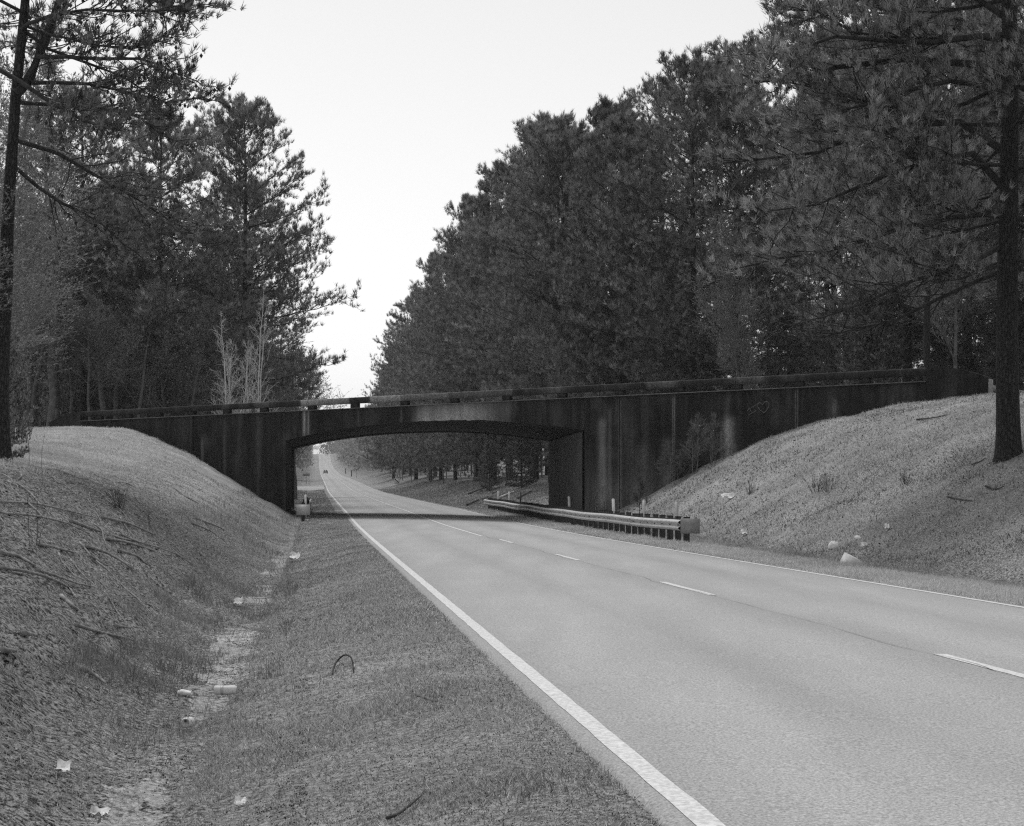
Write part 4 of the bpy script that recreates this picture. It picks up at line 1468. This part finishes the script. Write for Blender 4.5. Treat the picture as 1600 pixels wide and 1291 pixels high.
crumple(98, 1214, 22, 17, 'pale crumpled paper on the grass at lower left', 1)
crumple(460, 878, 16, 12, 'white crumpled wrapper by the ditch near the bridge', 2)
crumple(375, 1262, 18, 10, 'small paper scrap at the bottom edge beside the ditch', 3)
crumple(155, 1279, 30, 10, 'torn paper strip flat at the very bottom left', 4)
crumple(372, 948, 14, 10, 'pale scrap on the sand halfway along the ditch', 5)
crumple(1140, 781, 24, 8, 'long white paper strip on the right slope above the rail end', 6)
crumple(1163, 837, 9, 8, 'small white scrap right of the guard rail end shield', 7)
crumple(1386, 829, 8, 9, 'small upright white scrap highest of the litter by the ditch', 8)
crumple(1351, 857, 11, 7, 'white crumpled scrap just above the half-buried concrete block', 9)
# foam cup lid and torn foam shell
p = hit(1340, 843)
g = Geo().lathe([(.005, 0), (.085, .0), (.09, .02), (.07, .045), (.005, .05)], 16)
o = g.build('foam_plate', M_FOAM, None, True, p + A1([0, 0, .02])); o.rotation_euler = (.5, .1, 0)
tag(o, 'round white foam lid on the right slope above the other litter', 'foam lid')
p = hit(1303, 856)
g = Geo().lathe([(.15, 0), (.152, .04), (.13, .10), (.085, .15), (.02, .17)], 14)
g.v[0][:, 0] *= 1.05; g.v[0] += rng.normal(size=g.v[0].shape) * .006
o = g.build('foam_shell', M_FOAM, None, False, p); o.rotation_euler = (.25, -.15, .4)
tag(o, 'white dented foam shell, biggest piece of litter on the right slope', 'foam shell')
# half-buried block
p = hit(1330, 884)
e = empty('concrete_block', p + A1([0, 0, .02]), .25)
e.rotation_euler = (.25, .42, .30)
tag(e, 'pale concrete block half sunk in the grass at the right verge', 'concrete block')
Geo().box((0, 0, .04), (.34, .45, .26)).build('block', M_PALE, e)
Geo().box((.175, 0, .0), (.012, .38, .16)).build('shade_plate', M_PLATE, e)  # grey plate standing proud, no hollow: the side's shade is put in as colour

# twigs and branches on the near grass
rod('twig', [hit(518, 1056), hit(524, 1046) + A1([0, 0, .06]), hit(538, 1042) + A1([0, 0, .11]), hit(550, 1044) + A1([0, 0, .10]), hit(553, 1052)], .011, .006, M_TWIGDARK, 'dark twig arched over the left shoulder grass', 'twig')
rod('twig', [hit(628, 1084), hit(645, 1086), hit(665, 1092), hit(684, 1098)], .016, .010, M_TWIG, 'thick pale stick on the shoulder nearest the white edge line', 'twig')
rod('twig', [hit(605, 1291), hit(622, 1282), hit(640, 1268), hit(658, 1255)], .010, .005, M_TWIGDARK, 'thin straight twig at the bottom edge of the shoulder', 'twig', lift=.03)
rod('twig', [hit(1432, 657), hit(1455, 655), hit(1480, 650)], .03, .012, M_TWIGDARK, 'fallen branch on the hill left of the massive pine', 'twig', lift=.03)
rod('twig', [hit(1518, 728), hit(1530, 724), hit(1540, 718)], .02, .01, M_TWIGDARK, 'short branch close to the foot of the massive pine', 'twig', lift=.03)
rod('twig', [hit(1540, 762), hit(1556, 768), hit(1570, 762)], .025, .01, M_TWIGDARK, 'bent dark branch below the massive pine', 'twig', lift=.03)
rod('twig', [hit(1480, 778), hit(1500, 782), hit(1520, 785)], .02, .01, M_TWIGDARK, 'thin branch in the middle of the right slope', 'twig', lift=.02)

# shrubs against the wing wall
def shrub(x, y, H, seed, label, spread=.5, mat=M_TWIG, stems=5, name='bare_shrub'):
    p = hit(x, y)
    small = H < 1
    parts = make_bare(H, seed, .006 + .008 * H, spread, 6 if small else 11, 3 if small else 6, 2 if small else 4, 0, .35, stems, .0035 if small else .007, .05, .12)
    r = empty(name, p - A1([0, 0, .05]))
    parts[0].build('stem', mat, r); parts[1].build('branch', mat, r); tag(parts[2].build('twigs', mat, r), kind='stuff')
    return tag(r, label, 'shrub')


shrub(1092, 738, 2.5, 31, 'pale leafless shrub against the right wing wall', .42, M_TWIG, 4)
shrub(1060, 752, 1.3, 32, 'low twiggy bush left of the pale shrub by the wing wall', .6, M_TWIG, 6)
shrub(999, 806, 1.5, 33, 'dark bare sapling behind the middle of the guard rail', .4, M_TWIGDARK, 1, 'bare_sapling')
def weeds_clump(x, y, H, seed, label, n=26, mat=M_TWIGDARK, spread=.45, name='weed_clump'):
    p = hit(x, y)
    rg = np.random.default_rng(seed)
    P = np.zeros((n, 4, 3)); k = np.linspace(0, 1, 4)
    a = rg.uniform(0, 6.283, n); L = H * rg.uniform(.45, 1, n); q = np.abs(rg.normal(size=n)) * spread
    rb = rg.uniform(0, .18, n) * H
    P[..., 0] = (np.cos(a) * rb)[:, None] + (np.cos(a) * q * L)[:, None] * k; P[..., 1] = (np.sin(a) * rb)[:, None] + (np.sin(a) * q * L)[:, None] * k
    P[..., 2] = L[:, None] * k * (1 - .25 * k * q[:, None])
    P += rg.normal(size=P.shape) * .03 * H * k[None, :, None]
    g = Geo(); g.add(*tubes(P, np.full((n, 1), .0045) * A1([1, .9, .7, .4])[None], 3))
    T, u = children(P, 3, .4, 1, lambda u, g_: H * .22 * g_.uniform(.5, 1, u.shape), (.4, .9), .1, 3, rg)
    g.add(*tubes(T, np.full((len(T), 1), .003) * A1([1, .8, .5])[None], 3))
    r = empty(name, p - A1([0, 0, .03]))
    tag(g.build('stems', mat, r), kind='stuff')
    return tag(r, label, 'weeds')


weeds_clump(1292, 768, .75, 34, 'dark dead weeds on the right slope, nearer the wall')
weeds_clump(1275, 770, .7, 35, 'dark dead weeds left of the taller slope weeds')
weeds_clump(1414, 756, .45, 36, 'dense dark tuft alone in the middle of the right slope')
weeds_clump(1172, 772, .6, 37, 'thin dark weeds on the slope above the guard rail end')
weeds_clump(62, 735, 1.6, 38, 'thin bare sapling beside the trunk at the left edge', n=2, spread=.10, mat=M_TWIG, name='bare_sapling')
weeds_clump(186, 795, .55, 39, 'dark weed tuft on the brow of the left bank')
weeds_clump(235, 830, .7, 40, 'single dry stalk standing on the left bank', n=2, spread=.06, name='dry_stalk')
weeds_clump(48, 850, .7, 41, 'dry stalk at the left edge among the roots', n=3, spread=.2, name='dry_stalk')

# ------------------------------------------------------------------ grass, straw and leaves: stuff
def scatter(n, s0, s1, t0, t1, accept=None, seed=1):
    rg = np.random.default_rng(seed)
    s = s0 * (s1 / s0) ** rg.random(n)
    t = rg.uniform(t0, t1, n)
    x, y = st2xy(s, t)
    # only what the lens or one a step aside could see
    k = (np.abs(x / np.maximum(y, 1)) < .36) & (y > 6)
    u = bridge_u(x, y)
    k &= ~((u < .1) & (u > -BW - .1) & (np.abs(t) > 6.5))
    if accept is not None:
        k &= rg.random(n) < accept(s, t)
    return s[k], t[k], x[k], y[k], rg


def blades(g, n, s0, s1, t0, t1, h, seed, accept=None, wk=.00042, wmin=.004, lean=.5, shade=(.5, .22), shade_fn=None):
    s, t, x, y, rg = scatter(n, s0, s1, t0, t1, accept, seed)
    m = len(s)
    z = ground_z(x, y)
    C = np.stack([x, y, z - .006], -1)
    hh = rg.uniform(h[0], h[1], m) * (.7 + .6 * fbm(x * .9, y * .9, seed))
    d = np.stack([rg.normal(size=m) * lean, rg.normal(size=m) * lean, np.ones(m)], -1)
    d = nrm(d) * hh[:, None]
    a = rg.uniform(0, 3.1416, m)
    w = np.maximum(wmin, wk * y) * rg.uniform(.7, 1.3, m)
    sd = np.stack([np.cos(a), np.sin(a), 0 * a], -1) * w[:, None] / 2
    bend = np.stack([d[:, 0], d[:, 1], -.25 * np.abs(d[:, 2])], -1) * .35
    mid = C + d * .55 + bend * .25
    V = np.stack([C - sd, C + sd, mid + sd * .75, mid - sd * .75, C + d + bend], 1)
    sh = shade[0] + shade[1] * rg.normal(size=m) * .6 + .5 * (fbm(x * .7, y * .7, seed + 5, 3) - .5)
    if shade_fn is not None:
        sh = shade_fn(sh, s, t)
    nearb = (y < 24) & (hh > .03)
    V1, V2 = V[nearb], V[~nearb][:, [0, 1, 4]]
    i = np.arange(len(V1)) * 5
    g.add(V1.reshape(-1, 3), np.stack([i, i + 1, i + 2, i + 3], -1), np.stack([i + 3, i + 2, i + 4], -1), shade=np.repeat(np.clip(sh[nearb], 0, 1), 5))
    g.add(V2.reshape(-1, 3), np.arange(len(V2) * 3).reshape(-1, 3), shade=np.repeat(np.clip(sh[~nearb], 0, 1), 3))


clump = lambda sc, lo, hi, sd: (lambda s, t: sstep(lo, hi, fbm(s * sc, t * sc, sd, 3)))
gB = Geo()
# left shoulder: short thin grass over soil, closing up with distance
blades(gB, 380000, 7, 100, -6.15, -3.80, (.018, .060), 301, lambda s, t: np.clip(.15 + .85 * sstep(.44, .64, fbm(s * 1.3, t * 1.5, 88, 4)) + sstep(15, 27, s), 0, 1) * (.45 + .55 * sstep(3.9, 4.3, -t)), shade=(.54, .55), wmin=.0045, lean=.7)
# ditch and bank foot
blades(gB, 60000, 7, 80, -8.2, -6.0, (.03, .10), 302, lambda s, t: .75 * sstep(.46, .62, fbm(s * .9, t * .9, 89, 3)) * (1 - .9 * sstep(.3, .7, zone_sand(s, t))), shade=(.42, .25))
# sparse growth on the eroded bank, denser farther up
blades(gB, 90000, 9, 80, -12.5, -7.6, (.02, .07), 303, lambda s, t: .22 + .7 * sstep(.52, .68, fbm(s * .6, t * .6, 90, 3)) + sstep(40, 62, s), shade=(.40, .25))
# left lawn
blades(gB, 150000, 22, 98, -30, -11.0, (.05, .12), 304, lambda s, t: np.clip(zone_lawn(s, t), 0, 1), shade=(.95, .34), wk=.0005)
# right verge and hill
blades(gB, 110000, 14, 104, 3.95, 7.0, (.04, .13), 305, lambda s, t: .45 + .55 * sstep(4.0, 4.6, t), shade=(.80, .2), shade_fn=lambda sh, s, t: sh - .3 * sstep(5.6, 6.5, t))
blades(gB, 210000, 18, 92, 7.0, 26, (.04, .13), 306, lambda s, t: .35 + .65 * sstep(.4, .55, fbm(s * .6, t * .6, 92, 3)), shade=(.38, .34), wk=.0005, shade_fn=lambda sh, s, t: sh + .12 * sstep(11, 14, t) - .06 + .7 * (fbm(s * 1.1, t * 1.5, 192, 4) - .5))
# beyond the bridge
blades(gB, 40000, 95, 260, 4.2, 12, (.08, .18), 307, shade=(.45, .2), wk=.0006)
blades(gB, 30000, 90, 260, -14, -4.2, (.06, .15), 308, shade=(.45, .2), wk=.0006)
tag(gB.build('grass', M_BLADE), 'short dry winter grass on the banks and verges', 'grass', kind='stuff')

gw = Geo()
# taller dark weeds in the ditch and along the bank
blades(gw, 40000, 13, 36, -7.6, -5.7, (.06, .26), 311, lambda s, t: .8 * sstep(.44, .68, fbm(s * .8, t * 1.6, 93, 4)) * sstep(.3, .6, fbm(s * 3, t * 3, 193, 2)), wmin=.0035, wk=.00028, lean=.35, shade=(.28, .2))
blades(gw, 5000, 40, 84, -9.0, -5.9, (.15, .40), 312, lambda s, t: sstep(.48, .62, fbm(s * .35, t * .9, 94, 3)), wk=.0003, lean=.3, shade=(.35, .15))
blades(gw, 7000, 24, 70, 6.2, 15, (.10, .28), 313, lambda s, t: sstep(.58, .70, fbm(s * .45, t * .6, 95, 3)), wk=.00018, wmin=.002, lean=.35, shade=(.16, .12))
tag(gw.build('weeds', M_BLADE), 'taller dark weeds in the ditch and on the slopes', 'weeds', kind='stuff')


def flakes(g, n, s0, s1, t0, t1, size, seed, accept=None, aspect=1.6, tilt=.45, shade=(.45, .28)):
    s, t, x, y, rg = scatter(n, s0, s1, t0, t1, accept, seed)
    m = len(s)
    e_ = .05
    z = ground_z(x, y)
    nx = (ground_z(x + e_, y) - z) / e_; ny = (ground_z(x, y + e_) - z) / e_
    nr_ = nrm(np.stack([-nx, -ny, np.ones(m)], -1) + rg.normal(size=(m, 3)) * tilt)
    a = nrm(np.cross(nr_, rg.normal(size=(m, 3)))); b = np.cross(nr_, a)
    L = (rg.uniform(size[0], size[1], m) * np.maximum(1, y / 26))[:, None]
    C = np.stack([x, y, z + .006 + L[:, 0] * (.03 if aspect > 10 else .12)], -1)
    curl = nr_ * L * rg.uniform(-.1, .35, (m, 1)) * (.15 if aspect > 10 else 1.0)
    V = np.stack([C - a * L * .5 + curl, C - b * L * .5 / aspect, C + a * L * .5 + curl * .6, C + b * L * .5 / aspect], 1)
    i = np.arange(m) * 4
    g.add(V.reshape(-1, 3), np.concatenate([np.stack([i, i + 1, i + 2], -1), np.stack([i, i + 2, i + 3], -1)]), shade=np.repeat(np.clip(shade[0] + shade[1] * rg.normal(size=m), 0, 1), 4))


gl = Geo()
nosand = lambda s, t: 1 - .72 * sstep(.2, .6, zone_sand(s, t))
flakes(gl, 90000, 8, 50, -12.5, -6.6, (.006, .019), 401, lambda s, t: (.25 + .75 * sstep(.4, .6, fbm(s * .8, t * .8, 96, 3))) * nosand(s, t), shade=(.38, .48), tilt=.9)
flakes(gl, 700, 8, 40, -12.0, -6.4, (.02, .05), 407, nosand, shade=(.50, .30), tilt=.7)
flakes(gl, 24000, 7, 40, -7.2, -3.95, (.004, .012), 402, lambda s, t: (.15 + .7 * sstep(.50, .66, fbm(s * 1.4, t * 1.4, 97, 3))) * nosand(s, t), shade=(.20, .3), tilt=.8)
flakes(gl, 20000, 16, 75, 6.3, 20, (.014, .045), 403, lambda s, t: .12 + .88 * sstep(.50, .66, fbm(s * .7, t * .9, 98, 4)), shade=(.08, .15))
flakes(gl, 5000, 16, 70, 6.3, 18, (.014, .035), 413, None, shade=(.8, .2))
# dark matted debris along the ditch and in hollows of the shoulder
flakes(gl, 26000, 7.5, 40, -6.5, -5.4, (.006, .022), 408, lambda s, t: .8 * sstep(.50, .62, fbm(s * 1.5, t * 2.2, 196, 4)), shade=(.04, .08), tilt=.9)
flakes(gl, 20000, 7, 30, -5.6, -3.95, (.005, .014), 409, lambda s, t: .6 * sstep(.54, .66, fbm(s * 1.8, t * 2.4, 197, 4)), shade=(.05, .10), tilt=.9)
flakes(gl, 9000, 7, 34, -9.5, -4.0, (.008, .022), 410, None, shade=(.95, .2), tilt=.8)
flakes(gl, 16000, 7, 45, -4.15, -3.76, (.005, .016), 411, None, shade=(.62, .35), tilt=.7)
flakes(gl, 9000, 12, 60, 3.76, 4.2, (.008, .02), 412, None, shade=(.62, .35), tilt=.7)
# grit and crumbs of soil on the bare patches of the shoulder
flakes(gl, 75000, 7, 26, -6.3, -3.9, (.004, .013), 414, lambda s, t: 1 - .6 * sstep(.46, .64, fbm(s * 1.3, t * 1.5, 88, 4)), aspect=1.3, shade=(.42, .5), tilt=.9)
flakes(gl, 30000, 7.5, 30, -9.5, -6.2, (.005, .016), 415, nosand, aspect=1.4, shade=(.42, .5), tilt=.9)
# pine straw: long thin slivers
flakes(gl, 60000, 8, 52, -12.5, -6.3, (.04, .12), 404, lambda s, t: (.3 + .7 * sstep(.35, .6, fbm(s * .7, t * .7, 99, 3))) * nosand(s, t), aspect=34, tilt=.4, shade=(.48, .45))
flakes(gl, 16000, 7, 30, -6.6, -4.2, (.02, .07), 405, nosand, aspect=34, tilt=.25, shade=(.38, .25))
tag(gl.build('leaf_litter', M_LEAFLIT), 'dead leaves and pine straw on the left bank', 'leaf litter', kind='stuff')


# ------------------------------------------------------------------ haze
def haze():
    m = bpy.data.materials.new('haze_air'); m.use_nodes = True
    nt = m.node_tree; nt.nodes.clear()
    out = nt.nodes.new('ShaderNodeOutputMaterial'); vol = nt.nodes.new('ShaderNodeVolumePrincipled')
    vol.inputs['Color'].default_value = (.95, .95, .95, 1)
    vol.inputs['Density'].default_value = HAZE
    nt.links.new(vol.outputs[0], out.inputs['Volume'])
    g = Geo().box((0, 1450, 31), (3100, 3500, 94))
    o = g.build('haze', m)
    tag(o, 'thin pale haze over the far road', 'haze', kind='stuff')


HAZE = 0.00016
haze()
